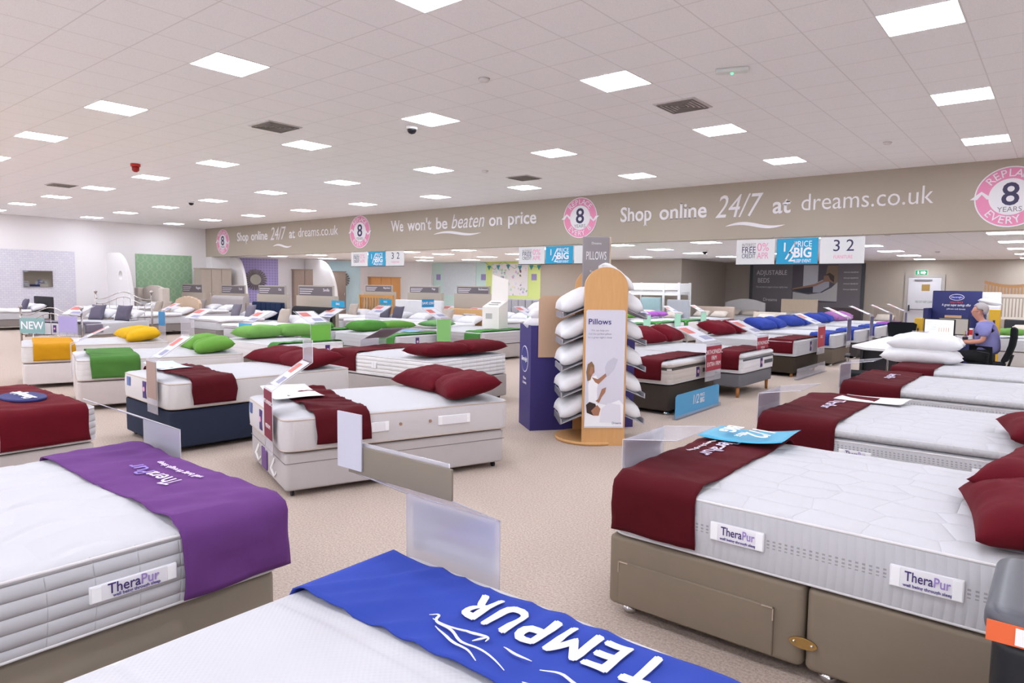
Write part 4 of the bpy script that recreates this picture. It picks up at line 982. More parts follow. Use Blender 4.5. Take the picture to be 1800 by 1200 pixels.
# white cardboard ballot style box
P = G(870, 578, .64)
t = empty('cardboard_box', (P.x, P.y, .655), R_(12), 'tall white folded cardboard box with a raised back, on a mattress', 'box')
W_ = mat('#ece5e0', .7)
RZ = Matrix.Rotation(R_(90), 4, 'Z')
MB().prism([(0, 0), (.42, 0), (.42, .62), (0, .48)], .42, Matrix.Translation((.21, -.21, 0)) @ RZ).done('carton', W_, t)
MB().prism([(0, .60), (.42, .60), (.42, 1.08), (.02, 1.2)], .012, Matrix.Translation((-.21, .2, 0))).done('raised_back', W_, t)
MB().box((-.12, -.215, .22), (.04, -.21, .34)).done('printed_emblem', mat('#b9b4b2', .6), t)
b = MB()
for k in (.12, .24): b.prism([(-.12, .487+.333*k), (.12, .487+.333*k), (.12, .497+.333*k), (-.12, .497+.333*k)], .02, Matrix.Translation((0, -.21+k, 0)))
b.done('top_slot', mat('#9a9490', .6), t)

# ============================================================ LEFT AND REAR WALLS: panels, arches, wardrobes, mirrors
def flatpanel(name, M, w_, h, m, label, cat, th=.02, parent=None, frame=None):
    """panel with local x to the right, z up, standing 'th' off a wall behind it (local +y is the wall)"""
    o = MB().box((0, -th, 0), (w_, 0, h)).done(name, m, parent); o.matrix_world = M
    if label: tag(o, label, cat)
    return o
MX = lambda x, y, z: Matrix.Translation((x, y, z)) @ Matrix.Rotation(R_(90), 4, 'Z')   # on a wall facing +x ; local x -> +y
def wallpaper(kind):
    s = N('wallpaper_'+kind); x, y, z = s.sep(s.coord())[:3]
    if kind == 'brick':
        b = s.n('ShaderNodeTexBrick'); c = s.n('ShaderNodeCombineXYZ'); s.l(x, c.inputs[0]); s.l(z, c.inputs[1]); s.l(c.outputs[0], b.inputs['Vector'])
        b.inputs['Color1'].default_value = lin('#dad5dc'); b.inputs['Color2'].default_value = lin('#d2cdd8'); b.inputs['Mortar'].default_value = lin('#c3bdc8'); b.inputs['Scale'].default_value = 3.2
        b.inputs['Mortar Size'].default_value = .02; s.col(b.outputs[0])
    elif kind == 'lattice':
        u = s.math('SINE', s.math('MULTIPLY', s.math('ADD', x, z), 26)); v = s.math('SINE', s.math('MULTIPLY', s.math('SUBTRACT', x, z), 26))
        s.col(s.mixc(s.math('GREATER_THAN', s.math('MULTIPLY', u, v), .15), lin('#ab9fcb'), lin('#9586bb')))
    elif kind == 'damask':
        d = s.noise(s.coord(), 3.2, 1); u = s.math('SINE', s.math('ADD', s.math('MULTIPLY', x, 17), s.math('MULTIPLY', s.math('SINE', s.math('MULTIPLY', z, 9)), 3)))
        v = s.math('SINE', s.math('ADD', s.math('MULTIPLY', x, -17), s.math('MULTIPLY', s.math('SINE', s.math('MULTIPLY', z, 9)), 3)))
        s.col(s.mixc(s.math('GREATER_THAN', s.math('MAXIMUM', u, v), .8), lin('#8eae8c'), lin('#9db797')))
    elif kind == 'map':
        vo = s.n('ShaderNodeTexVoronoi', distance='MANHATTAN'); s.l(s.coord(), vo.inputs['Vector']); vo.inputs['Scale'].default_value = 9; vo.feature = 'DISTANCE_TO_EDGE' if False else 'F1'
        s.col(s.mixc(s.math('GREATER_THAN', s.math('SINE', s.math('MULTIPLY', vo.outputs[0], 22)), .2), lin('#dfe6e8'), lin('#b4bcc6')))
    elif kind == 'mural':
        vo = s.n('ShaderNodeTexVoronoi'); s.l(s.coord(), vo.inputs['Vector']); vo.inputs['Scale'].default_value = 5.5
        h = s.n('ShaderNodeHueSaturation'); s.l(vo.outputs['Color'], h.inputs['Color']); h.inputs['Saturation'].default_value = .45; h.inputs['Value'].default_value = .75
        s.col(s.mixc(s.math('LESS_THAN', s.math('ADD', vo.outputs[0], s.math('MULTIPLY', s.noise(s.coord(), 14, 2), .5)), .62), lin('#e2dcde'), h.outputs[0]))
    s.b.inputs['Roughness'].default_value = .8; return s.m
flatpanel('wallpaper_panel', MX(-29.595, 7.0, .3), 2.7, 2.4, wallpaper('brick'), 'white painted brick pattern wall panel at the far left', 'wall panel')
flatpanel('wallpaper_panel', MX(-29.595, 11.9, .3), 2.3, 2.42, wallpaper('damask'), 'green damask wallpaper panel on the left wall', 'wall panel')
t = empty('wall_mirror', (-29.56, 8.0, 1.34), R_(90), 'frameless rectangular mirror on the white brick panel', 'mirror')
MB().box((0, -.03, 0), (.93, 0, .6)).done('backing', GREYT, t); MB().box((.015, -.034, .015), (.915, -.03, .585)).done('glass', mat('#cfd3d4', .02, 1, 'mirror_glass'), t)
LW = lambda s_, z=0: Matrix.Translation((-29.1, 14.85, 0)) @ Matrix.Rotation(math.atan2(9.35, 4.1), 4, 'Z') @ Matrix.Translation((s_, -.005, z))
LWA = math.atan2(9.35, 4.1)
flatpanel('wallpaper_panel', LW(1.0, .7), 1.76, 1.98, wallpaper('lattice'), 'lilac lattice wallpaper panel behind the round sunburst mirror', 'wall panel')
flatpanel('wallpaper_panel', LW(4.4, .9), .35, 1.32, wallpaper('lattice'), 'narrow lilac lattice panel between the two brown wardrobes', 'wall panel')
flatpanel('wallpaper_panel', LW(5.06, .3), 1.48, 2.36, mat('#c9e2ea', .8), 'pale blue painted wall panel behind the second sunburst mirror', 'wall panel')
def burst(s_, z, r, lab, n):
    P = LW(s_) @ Vector((0, -.05, z)); t = empty('sunburst_mirror', P, LWA, lab, 'mirror')
    MB().tube([(0, 0, 0), (0, -.03, 0)], r*.5, 28).done('mirror_glass', mat('#cfd3d4', .03, 1, 'mirror_glass'), t)
    b = MB()
    for k in range(n):
        a = 2*pi*k/n; M = Matrix.Rotation(a, 4, 'Y'); w_ = r*.8*pi/n*.75
        b.prism([(-w_*.6, r*.48), (w_*.6, r*.48), (w_, r*(.94 if k % 2 else 1)), (0, r*1.03), (-w_, r*(.94 if k % 2 else 1))], .02, M @ Matrix.Translation((0, -.018, 0)))
    b.done('sunburst_frame', mat('#6b605a', .3, .7), t)
burst(1.79, 1.74, .47, 'round sunburst mirror on the lilac lattice panel', 26); burst(5.66, 1.8, .36, 'smaller sunburst mirror on the pale blue panel', 18)
def wing(M, w_, label, hole=None, th=.14, H=2.70, h0=.9):
    n = 22; poly = [(0, 0), (w_, 0)]+[(w_*.35+w_*.65*cos(pi/2*i/n), h0+(H-h0)*sin(pi/2*i/n)) for i in range(n+1)]+[(0, H)]
    cu = bpy.data.curves.new('w', 'CURVE'); cu.dimensions = '2D'; cu.fill_mode = 'BOTH'; cu.extrude = th/2
    def sp(pts):
        q = cu.splines.new('POLY'); q.points.add(len(pts)-1); q.use_cyclic_u = True
        for p, (x, z) in zip(q.points, pts): p.co = (x, z, 0, 1)
    sp(poly)
    if hole: sp([(hole[0]+.17*cos(2*pi*k/24), hole[1]+.17*sin(2*pi*k/24)) for k in range(24)])
    o = bpy.data.objects.new('t', cu); COL.objects.link(o); dg = bpy.context.evaluated_depsgraph_get(); dg.update()
    me = bpy.data.meshes.new_from_object(o.evaluated_get(dg)); bpy.data.objects.remove(o)
    o = link('trim_%d' % wing.k, me, mat('#e9e4e4', .7)); wing.k += 1; o['kind'] = 'structure'; o.matrix_world = M @ Matrix.Rotation(pi/2, 4, 'X')
wing.k = 1
wing(Matrix.Translation((-29.6, 10.9, 0)), 2.1, '', hole=(1.28, 1.82))
wing(Matrix.Translation((-28.9, 15.6, 0)), 1.3, '')
wing(Matrix.Translation((-27.45, 18.5, 0)), 2.3, '')
def wardrobe(M, w_, h, d, m, label, doors=2, knob=True, hn=None):
    t = empty('wardrobe', label=label, cat='wardrobe'); t.matrix_world = M
    MB().box((0, 0, 0), (w_, d, h)).done('carcass', m, t)
    MB().box((-.03, -.03, h), (w_+.03, d, h+.04)).done('cornice', m, t)
    for k in range(doors):
        a = w_*k/doors+.01; b = w_*(k+1)/doors-.01
        dd = MB().rbox((a, -.025, .1), (b, -.002, h-.02), .006, 1, 1, 1).done('door', m, t)
        x = (b-.06) if k % 2 == 0 else (a+.06)
        MB().tube([(x, -.04, h*.45), (x, -.04, h*.56)], .008, 6).done('handle', CHROME, dd)
    return t
GW = mat('#b7a99c', .6, var=.1)
wardrobe(Matrix.Translation((-29.0, 14.2, 0)) @ Matrix.Rotation(R_(90), 4, 'Z') @ Matrix.Translation((0, -.0, 0)), .0+1.35, 2.15, .55, GW, 'pale grey three door wardrobe at the left end of the beam', 3).location = (-28.95, 14.35, 0) if False else (-28.2, 13.9, 0)
BW = wood('#8f786a', '#7b675b')
wardrobe(LW(3.35) @ Matrix.Translation((0, -.62, 0)), .95, 2.2, .55, BW, 'grey brown wardrobe left of the narrow lilac panel', 2)
wardrobe(LW(4.95) @ Matrix.Translation((0, -.62, 0)), .75, 2.15, .55, BW, 'grey brown wardrobe just behind the third arch', 1)
OAK = wood('#c98b4a', '#b5763a')
wardrobe(LW(6.9) @ Matrix.Translation((0, -.62, 0)), 1.45, 1.92, .55, OAK, 'honey oak wardrobe against the white rear wall', 3)
# back wall details
YK = 24.2
def yk(px, py): return YP(px, py, YK)
a, b = yk(727, 478), yk(762, 478)
t = empty('double_door', (a.x, YK-.005, 0), 0, None, None); t.name = 'door_1'; t['kind'] = 'structure'
wd = b.x-a.x
for k in (0, 1):
    l = MB().box((wd/2*k+.01, -.04, 0), (wd/2*(k+1)-.01, 0, 2.12)).done('door_leaf', mat('#e3e2e2', .5), t)
    MB().box((wd/2+(-.3 if k == 0 else .17), -.047, .9), (wd/2+(-.17 if k == 0 else .3), -.041, 1.75)).done('vision_panel', mat('#2c2c33', .2), l)
    MB().tube([(wd/2+(-.08 if k == 0 else .08), -.07, 1.0), (wd/2+(-.08 if k == 0 else .08), -.07, 1.25)], .012, 6).done('handle', CHROME, l)
def exit_sign(P, lab, rz=0):
    t = empty('exit_sign', P, rz, lab, 'sign')
    MB().box((-.2, -.03, -.09), (.2, 0, .09)).done('light_box', mat('#dcefe6', .4), t)
    MB().box((-.19, -.034, -.08), (.19, -.0305, .08)).done('green_face', glow('#14a56b', .8, 'exit_green'), t)
    b = MB().prism([(-.02, -.04), (.08, -.04), (.08, -.07), (.15, 0), (.08, .07), (.08, .04), (-.02, .04)], .002, Matrix.Translation((0, -.037, 0))); b.done('arrow', glow('#ffffff', 1.0, 'exit_white'), t)
    b = MB().tube([(-.1, -.036, .05), (-.1, -.038, .05)], .016, 10); b.prism([(-.13, -.06), (-.11, -.02), (-.13, .02), (-.09, .035), (-.06, .01), (-.085, 0), (-.06, -.05), (-.08, -.06), (-.095, -.02), (-.115, -.06)], .002, Matrix.Translation((0, -.037, 0))); b.done('running_figure', glow('#ffffff', 1.0, 'exit_white'), t)
p = yk(743, 473); exit_sign((p.x, YK-.002, p.z), 'small lit exit sign over the white double doors far left')
a, b = yk(780, 462), yk(837, 505); flatpanel('wall_map', Matrix.Translation((a.x, YK-.003, b.z-.4)), b.x-a.x, a.z-b.z+.4, wallpaper('map'), 'white street map style wall print on the mint wall', 'wall print')
a, b = yk(866, 464), yk(928, 512); flatpanel('wall_mural', Matrix.Translation((a.x, YK-.003, b.z-.2)), b.x-a.x, a.z-b.z+.2, wallpaper('mural'), 'colourful sea creature wallpaper panel on the lime green wall', 'wall print')
for i, px in enumerate((771, 850, 939)):
    p = yk(px, 487); flatpanel('purple_square', Matrix.Translation((p.x-.14, YK-.003, p.z-.14)), .28, .28, mat('#9a8bbd', .6), ('small purple square card left of the map print', 'small purple square card on the mint wall left of the mural', 'small purple square card on the lime wall right of the mural')[i], 'card')
t = empty('bunting', (0, YK-.03, 0), 0, 'string of teal bunting triangles across the lime green wall', 'bunting')
pts = [yk(852, 460), yk(870, 474), yk(884, 458), yk(905, 472), yk(925, 462), yk(945, 470), yk(952, 462)]
MB().tube([(p.x, 0, p.z) for p in pts], .008, 5).done('cord', mat('#4f9a86', .7), t)
for p, q in zip(pts, pts[1:]):
    c = (p+q)/2; MB().prism([(c.x-.12, c.z), (c.x+.12, c.z), (c.x, c.z-.22)], .006, Matrix.Translation((0, -.02, 0))).done('pennant', mat('#3f8a95', .7), t)
# right-hand back wall
YR = 28.5
t = empty('adjustable_beds_poster', (YP(1321, 500, YR).x, YR-.002, .2), 0, 'large grey wall poster headed ADJUSTABLE BEDS showing a reclining woman', 'poster')
wd = YP(1517, 500, YR).x-YP(1321, 500, YR).x
MB().box((0, -.04, 0), (wd, 0, 2.42)).done('panel', mat('#7b757a', .6), t)
for x in (0, wd): MB().box((x-.06, -.06, 0), (x+.06, -.0, 2.44)).done('frame_post', mat('#4b4c50', .5), t)
MB().box((wd*.39, -.044, .92), (wd*.79, -.0405, 2.40)).done('photo_print', mat('#5d5660', .5), t)
fl = lambda name, pts, m, k: link(name, (lambda bm: (bm.faces.new([bm.verts.new((x*wd, -.046-.001*k, z)) for x, z in pts]), (lambda me: (bm.to_mesh(me), bm.free(), me)[2])(bpy.data.meshes.new(name)))[1])(bmesh.new()), m, t)
fl('printed_window', [(.49, 1.5), (.62, 1.5), (.62, 2.38), (.49, 2.38)], mat('#cfd0d8', .5), 0); fl('printed_window', [(.68, 1.8), (.79, 1.6), (.79, 2.36), (.70, 2.36)], mat('#8d7766', .5), 0)
fl('printed_mattress', [(.40, 1.02), (.79, .96), (.79, 1.72), (.74, 1.50), (.66, 1.30), (.54, 1.22), (.40, 1.32)], mat('#c9c6c6', .5), 1)
fl('printed_trousers', [(.38, 1.42), (.6, 1.62), (.62, 1.3), (.5, 1.28)], mat('#3f3d49', .5), 2)
fl('printed_top', [(.58, 1.30), (.64, 1.30), (.72, 1.52), (.72, 1.72), (.66, 1.80), (.58, 1.62)], mat('#b9b8c6', .5), 3)
fl('printed_arm', [(.39, 1.40), (.40, 1.46), (.6, 1.64), (.67, 1.78), (.68, 1.72), (.6, 1.55)], mat('#a97d68', .5), 4)
fl('printed_head', [(.67, 1.72), (.67, 1.95), (.71, 2.0), (.74, 1.92), (.73, 1.74)], mat('#9a7460', .5), 5); fl('printed_hair', [(.68, 1.98), (.72, 2.08), (.76, 1.95), (.76, 1.7), (.73, 1.8), (.71, 1.98)], mat('#4a3a33', .5), 6)
for s_, x, z, h in (('ADJUSTABLE', .195, 2.08, .27), ('BEDS', .12, 1.76, .27)): text_on(s_, t, (wd*x, -.047, z), (1, 0, 0), (0, 0, 1), h, SIGNW, 'poster_title', ext=.001, serif=.02, width=wd*(.29 if len(s_) > 5 else .11))
text_on('The very best in support of your nightly sleep', t, (wd*.2, -.047, 1.5), (1, 0, 0), (0, 0, 1), .1, SIGNW, 'poster_text', ext=.001, width=wd*.3)
text_on('Dreams', t, (wd*.19, -.047, .98), (1, 0, 0), (0, 0, 1), .18, SIGNW, 'poster_logo', ext=.001, serif=.02)
for k in range(4): text_on('choose your adjustable bed', t, (wd*.9, -.047, 2.1-.22*k), (1, 0, 0), (0, 0, 1), .08, SIGNW, 'poster_text', ext=.001, width=wd*.12)
a, b = YP(1594, 540, YR), YP(1653, 540, YR); w_ = b.x-a.x
t = empty('door_2', (a.x, YR-.003, 0)); t['kind'] = 'structure'
MB().box((-.1, -.05, 0), (0, 0, 2.2)).box((w_, -.05, 0), (w_+.1, 0, 2.2)).box((0, -.05, 2.1), (w_, 0, 2.2)).done('door_frame', mat('#aaa19a', .5), t)
l = MB().box((.01, -.035, 0), (w_-.01, 0, 2.09)).done('door_leaf', mat('#cdc8cc', .5), t)
MB().box((w_*.42, -.045, 1.62), (w_*.66, -.036, 1.85)).done('brass_plate', mat('#a8864b', .35, .7), l)
text_on('FIRE EXIT KEEP CLEAR', l, (w_*.5, -.038, 1.22), (1, 0, 0), (0, 0, 1), .11, mat('#3b6a4a', .5), ext=.001, width=w_*.5)
MB().tube([(w_*.07, -.1, .95), (w_*.95, -.1, .95)], .02, 8).done('push_bar', mat('#8e8a90', .4), l); MB().box((w_*.05, -.12, .88), (w_*.09, -.036, 1.1)).done('bar_bracket', DKGREY, l)
MB().box((w_*.2, -.09, 1.99), (w_*.72, -.036, 2.03)).done('door_closer', mat('#77737a', .4), l)
p = YP(1620, 479, YR); exit_sign((p.x, YR-.002, p.z), 'green and white exit sign above the white fire door at right')

# ============================================================ FURNITURE BEDS AT REAR LEFT
def showbed(px, pxR, yh, hb, zt, style, colr, lab, frame='#8e8582', duvet=1, cush=None, L=2.0, sign=None, W=None, mz=.55):
    """bed with its headboard parallel to the x axis at y = yh"""
    xL, xR = YP(px, 545, yh).x, YP(pxR, 545, yh).x; W = W or (xR-xL); xL = xR-W
    t = empty('upholstered_bed', (xL, yh, 0), 0, f'{lab[0]}', 'bed', 'bed frames with headboards at the rear left')
    m = fabric(colr, .06) if style in ('plain', 'roll', 'wing', 'scallop', 'panel') else (wood(colr, colr) if style == 'slat' else mat(colr, .35 if style == 'metal' else .5, 1 if style == 'metal' else 0))
    if style == 'plain': MB().rbox((-.03, -.1, .1), (W+.03, 0, zt), .03, 2, 1, 2).done('headboard', m, t)
    elif style == 'panel':
        hbd = MB().rbox((-.03, -.08, .1), (W+.03, 0, zt), .02, 2, 1, 2).done('headboard', m, t)
        for k in range(6): MB().rbox((W*k/6+.01, -.12, .3), (W*(k+1)/6-.01, -.08, zt-.02), .02, 1, 1, 1).done('padded_panel', m, hbd)
    elif style == 'roll':
        n = 14; prof = [(0, .1), (0, zt-.2)]+[(.05+.13*-cos(pi*k/n)+.08, zt-.13+.13*sin(pi*k/n)) for k in range(n+1)]+[(.1, zt-.25), (-.12+.2, .1)]
        MB().prism([(x, z) for x, z in prof], W+.06, Matrix.Translation((W+.03, -.12, 0)) @ Matrix.Rotation(R_(90), 4, 'Z')).done('headboard', m, t)
    elif style == 'wing':
        pts = [(W*(.15+.7*k/12), zt-.12+.12*sin(pi*k/12)) for k in range(13)]
        MB().prism([(.15*W, .1)]+pts+[(.85*W, .1)], .1, Matrix.Translation((0, -.1, 0))).done('headboard', m, t)
        for x in (0, W*.85): MB().rbox((x, -.28, .1), (x+W*.15, -.0, zt-.1), .05, 1, 2, 2).done('side_wing', m, t)
    elif style == 'scallop':
        pts = [(W*k/24, zt-.18+.18*sin(pi*k/24)**.6+.03*abs(sin(pi*k/24*7))) for k in range(25)]
        MB().prism([(0, .1)]+pts+[(W, .1)], .09, Matrix.Translation((0, -.09, 0))).done('headboard', m, t)
    elif style == 'slat':
        hbd = MB().box((-.03, -.07, 0), (.05, 0, zt)).box((W-.05, -.07, 0), (W+.03, 0, zt)).box((.05, -.06, zt-.1), (W-.05, -.01, zt)).box((.05, -.06, .5), (W-.05, -.01, .58)).done('headboard', m, t)
        for k in range(11): x = .1+(W-.2)*k/10; MB().box((x-.025, -.05, .58), (x+.025, -.02, zt-.1)).done('slat', m, hbd)
    MB().rbox((.02, -L, .12), (W-.02, -.02, .34), .02, 1, 1, 1).done('side_frame', fabric(frame, .05), t)
    for x, y in ((.1, -L+.1), (W-.1, -L+.1), (.1, -.2), (W-.1, -.2)): MB().box((x-.03, y-.03, 0), (x+.03, y+.03, .13)).done('leg', m if style == 'slat' else DKGREY, t)
    mattress((xL, yh-.13), -90, L-.17, W, .345, mz, f'white mattress on the {lab[1]}', 'mattresses on the rear left bed frames', kind='fine', side='fine')
    if duvet:
        du = MB().rbox((xL-.05, yh-L+.02, mz+.01), (xR+.05, yh-.62, mz+.10), .045, 5, 6, 1, lambda p, i, n: Vector((p.x, p.y, p.z+.02*fbm(p, 4)))).done('duvet', fabric('#e9e6ea', .03)); tag(du, f'white duvet on the {lab[1]}', 'duvet', 'white duvets at the rear left')
    for k in range(2):
        pillow((xL+W*(.27+.46*k), yh-.38, mz+.14), 2, f'{("left", "right")[k]} white bed pillow on the {lab[1]}', 'white pillows at the rear left', colr='#edeaee', L=.68, W=.45, H=.2, seed=40+k, n=12, rx=18)
    if cush:
        for k, f in enumerate(cush[1]):
            pillow((xL+W*f, yh-.68, mz+.24), 0, f'{("left", "right")[k] if len(cush[1]) > 1 else "single"} square {cush[2]} cushion on the {lab[1]}', 'square cushions at the rear left', colr=cush[0], L=.42, W=.42, H=.14, seed=44, n=12, rx=72, cat='cushion', name='cushion')
    if sign:
        a, b, t1, t0, word, yy = sign; A, B = YP(a, t1, yy), YP(b, t0, yy)
        s = empty('headboard_partition', (A.x, yy+.02, 0), 0, f'taupe partition behind the {lab[1]} with a dark name strip', 'partition', 'partitions behind the rear left beds')
        w2 = B.x-A.x; MB().box((-.12, 0, 0), (w2+.12, .1, B.z+.02)).done('panel', mat('#b4a89b', .8), s)
        st = MB().box((0, -.0, B.z+.02), (w2, .04, A.z)).done('name_strip', mat('#6d6468', .6), s)
        MB().box((-.02, .0, A.z), (w2+.02, .05, A.z+.03)).box((-.02, .0, B.z+.02), (0, .05, A.z)).box((w2, .0, B.z+.02), (w2+.02, .05, A.z)).done('strip_frame', mat('#b0a69c', .6), s)
        text_on(word, st, (w2*.83, -.003, (A.z+B.z)/2+.04), (1, 0, 0), (0, 0, 1), (A.z-B.z)*.42, SIGNW, ext=.001)
        for k in range(3): text_on('range description line', st, (w2*.27, -.003, A.z-(A.z-B.z)*(.3+.22*k)), (1, 0, 0), (0, 0, 1), .05, SIGNW, 'small_lettering', ext=.001, width=w2*(.45-.04*k)) if False else MB().box((w2*.03, -.003, A.z-(A.z-B.z)*(.3+.22*k)), (w2*(.45-.04*k), -.001, A.z-(A.z-B.z)*(.3+.22*k)+.015)).done('small_text_line', SIGNW, st)
    return t
showbed(521, 584, 9.9, 0, 1.03, 'roll', '#2b2b2f', ('black leather sleigh bed below the widest dark name strip', 'black sleigh bed'), cush=('#b5a79c', (.35,), 'beige'), sign=(524, 583, 503, 522, 'Seville', 10.15))
showbed(449, 500, 10.8, 0, 1.05, 'panel', '#23304c', ('navy upholstered bed behind a blue leaflet, left of the black sleigh bed', 'navy upholstered bed'), cush=('#76707c', (.1, .6), 'grey'), sign=(454, 499, 503, 519, 'Oxi', 11.05))
showbed(378, 432, 12.6, 0, 1.12, 'roll', '#b1a9a8', ('light grey sleigh bed below the third name strip from the left', 'light grey sleigh bed'), cush=('#8f8380', (.2,), 'taupe'), sign=(389, 429, 502, 517, 'York', 12.95))
showbed(313, 355, 10.3, 0, 1.12, 'scallop', '#cdb49c', ('beige bed with a scalloped headboard', 'beige scalloped bed'), cush=('#a3958b', (.1, .5), 'taupe'), sign=(320, 354, 500, 515, 'Regent', 12.9))
showbed(250, 300, 11.9, 0, 1.45, 'wing', '#cfc2b8', ('cream buttoned bed with a tall winged headboard before the green wallpaper', 'cream winged bed'), cush=('#a89f9c', (.1, .5), 'taupe'))
showbed(635, 692, 14.0, 0, 1.27, 'slat', '#c08a4c', ('honey oak slatted bed in front of the oak wardrobe', 'oak slatted bed'), cush=('#b5a79c', (.3,), 'beige'), sign=(642, 687, 502, 514, 'Napoleon', 14.2))
showbed(700, 780, 13.6, 0, 1.16, 'plain', '#e6e3e4', ('white upholstered bed with two dark grey cushions', 'white upholstered bed'), cush=('#625d6b', (.12, .40), 'dark grey'), sign=(720, 770, 504, 516, 'Vega', 13.8))
showbed(795, 862, 13.4, 0, .98, 'plain', '#d3a877', ('low oak bed behind the white cardboard box', 'low oak bed'), cush=('#b5a79c', (.35,), 'beige'), sign=(803, 858, 504, 518, 'Richmond', 13.6))
showbed(880, 952, 16.1, 0, 1.22, 'panel', '#b9b5b8', ('pale grey bed with a tall fluted headboard left of the purple bin', 'fluted grey bed'))
showbed(12, 95, 7.8, 0, 1.05, 'plain', '#3c3a3e', ('dark grey bed at the far left behind the metal footboard', 'dark grey bed'), cush=('#5e586a', (.75,), 'purple grey'), W=1.6)

# chrome metal bed
O = G(148, 570, .6); O = (O.x, O.y); A_ = 115; L_, W_ = 2.0, 1.75
t = put(empty('metal_bed_frame', label='chrome metal bed with curved head and foot rails at the left', cat='bed'), O, A_)
CH = mat('#b9b3b0', .2, 1)
for x, zt, nb in ((-.06, .93, 8), (L_+.05, 1.28, 8)):
    e = empty('end_frame'); e.parent = t
    for y in (0, W_): 
        p = MB().tube([(x, y, 0), (x, y, zt)], .022, 8).done('post', CH, e); MB().ball((x, y, zt+.04), .045).done('finial', CH, p)
    def top(u, dz=0): return (x, W_*u, zt-.14+dz+.12*sin(pi*u)**2*1.2-.03*sin(3*pi*u))
    for dz in (0, -.13): MB().tube([top(k/20, dz) for k in range(21)], .012, 6).done('curved_rail', CH, e)
    MB().tube([(x, 0, .32), (x, W_, .32)], .012, 6).done('cross_rail', CH, e)
    for k in range(1, nb): MB().tube([(x, W_*k/nb, .32), top(k/nb, -.13)], .007, 5).done('spindle', CH, e)
for y in (.05, W_-.05): MB().box((0, y-.02, .26), (L_, y+.02, .33)).done('side_rail', CH, t)
mattress(O, A_, L_, W_, .34, .60, 'white mattress in the chrome metal bed', GM, kind='fine', side='fine', patch=.45)
runner(O, A_, L_, W_, .34, .60, .02, .5, '#7b7382', 'grey throw over the foot of the chrome metal bed', GR, wr=.8, seed=141, drop=(.9, .3), n=(36, 8))
for k, y in enumerate((.3, 1.1)):
    p = loc2(O, A_, 1.45, y, .80); pillow(p, A_+90, f'{("near", "far")[k]} dark grey square cushion on the chrome metal bed', 'square cushions on the metal bed', colr='#6a6474', L=.45, W=.42, H=.15, seed=44, rx=-70, n=12, cat='cushion', name='cushion')
    p = loc2(O, A_, 1.72, y+.1, .75); pillow(p, A_+90, f'{("near", "far")[k]} white pillow on the chrome metal bed', 'white pillows on the metal bed', colr='#edeaee', L=.7, W=.45, H=.2, seed=40+k, rx=-18, n=12)
P = G(35, 600, .45)
t = empty('new_card', (P.x+.4, P.y+.1, .62), R_(32), 'teal card reading NEW on the metal bed foot rail', 'card')
MB().box((-.25, -.012, 0), (.25, 0, .28)).done('card', mat('#7fa3a3', .5), t); MB().tube([(0, .008, -.62), (0, .008, .2)], .008, 6).done('stem', CHROME, t); text_on('NEW', t, (0, -.014, .14), (1, 0, 0), (0, 0, 1), .2, SIGNW, ext=.001, bold=.01)
# clear stands among the furniture beds
for i, (px, py, w_, rz, card, lab) in enumerate(((432, 598, .5, 90, '#4ba6cf', 'clear stand with blue half price card before the navy bed'), (566, 585, .6, 90, None, 'clear stand with turquoise ticket before the black sleigh bed'), (285, 570, .4, 90, '#3f8fc4', 'clear stand with blue card at the grey throw'),
        (655, 574, .6, 90, None, 'clear stand with turquoise ticket before the oak slatted bed'), (775, 572, .5, 90, None, 'clear stand with coloured leaflet before the white upholstered bed'), (330, 590, .6, 90, None, 'clear stand with a pale leaflet before the scalloped bed'), (120, 582, .6, 110, '#a69ac9', 'clear stand with lilac card at the foot of the metal bed'), (822, 578, .5, 90, None, 'clear stand with turquoise ticket before the low oak bed'))):
    P = G(px, py, .45)
    stand((P.x, P.y), rz, w=w_, zb=0, zt=.80, sl=.45, rise=.22, top=0, card=card, label=lab, group='price stands at the rear left', slcol=1, tick=('SALE', '#1f9ac4') if i in (1, 3, 7) else None, cz=(.42, .79))

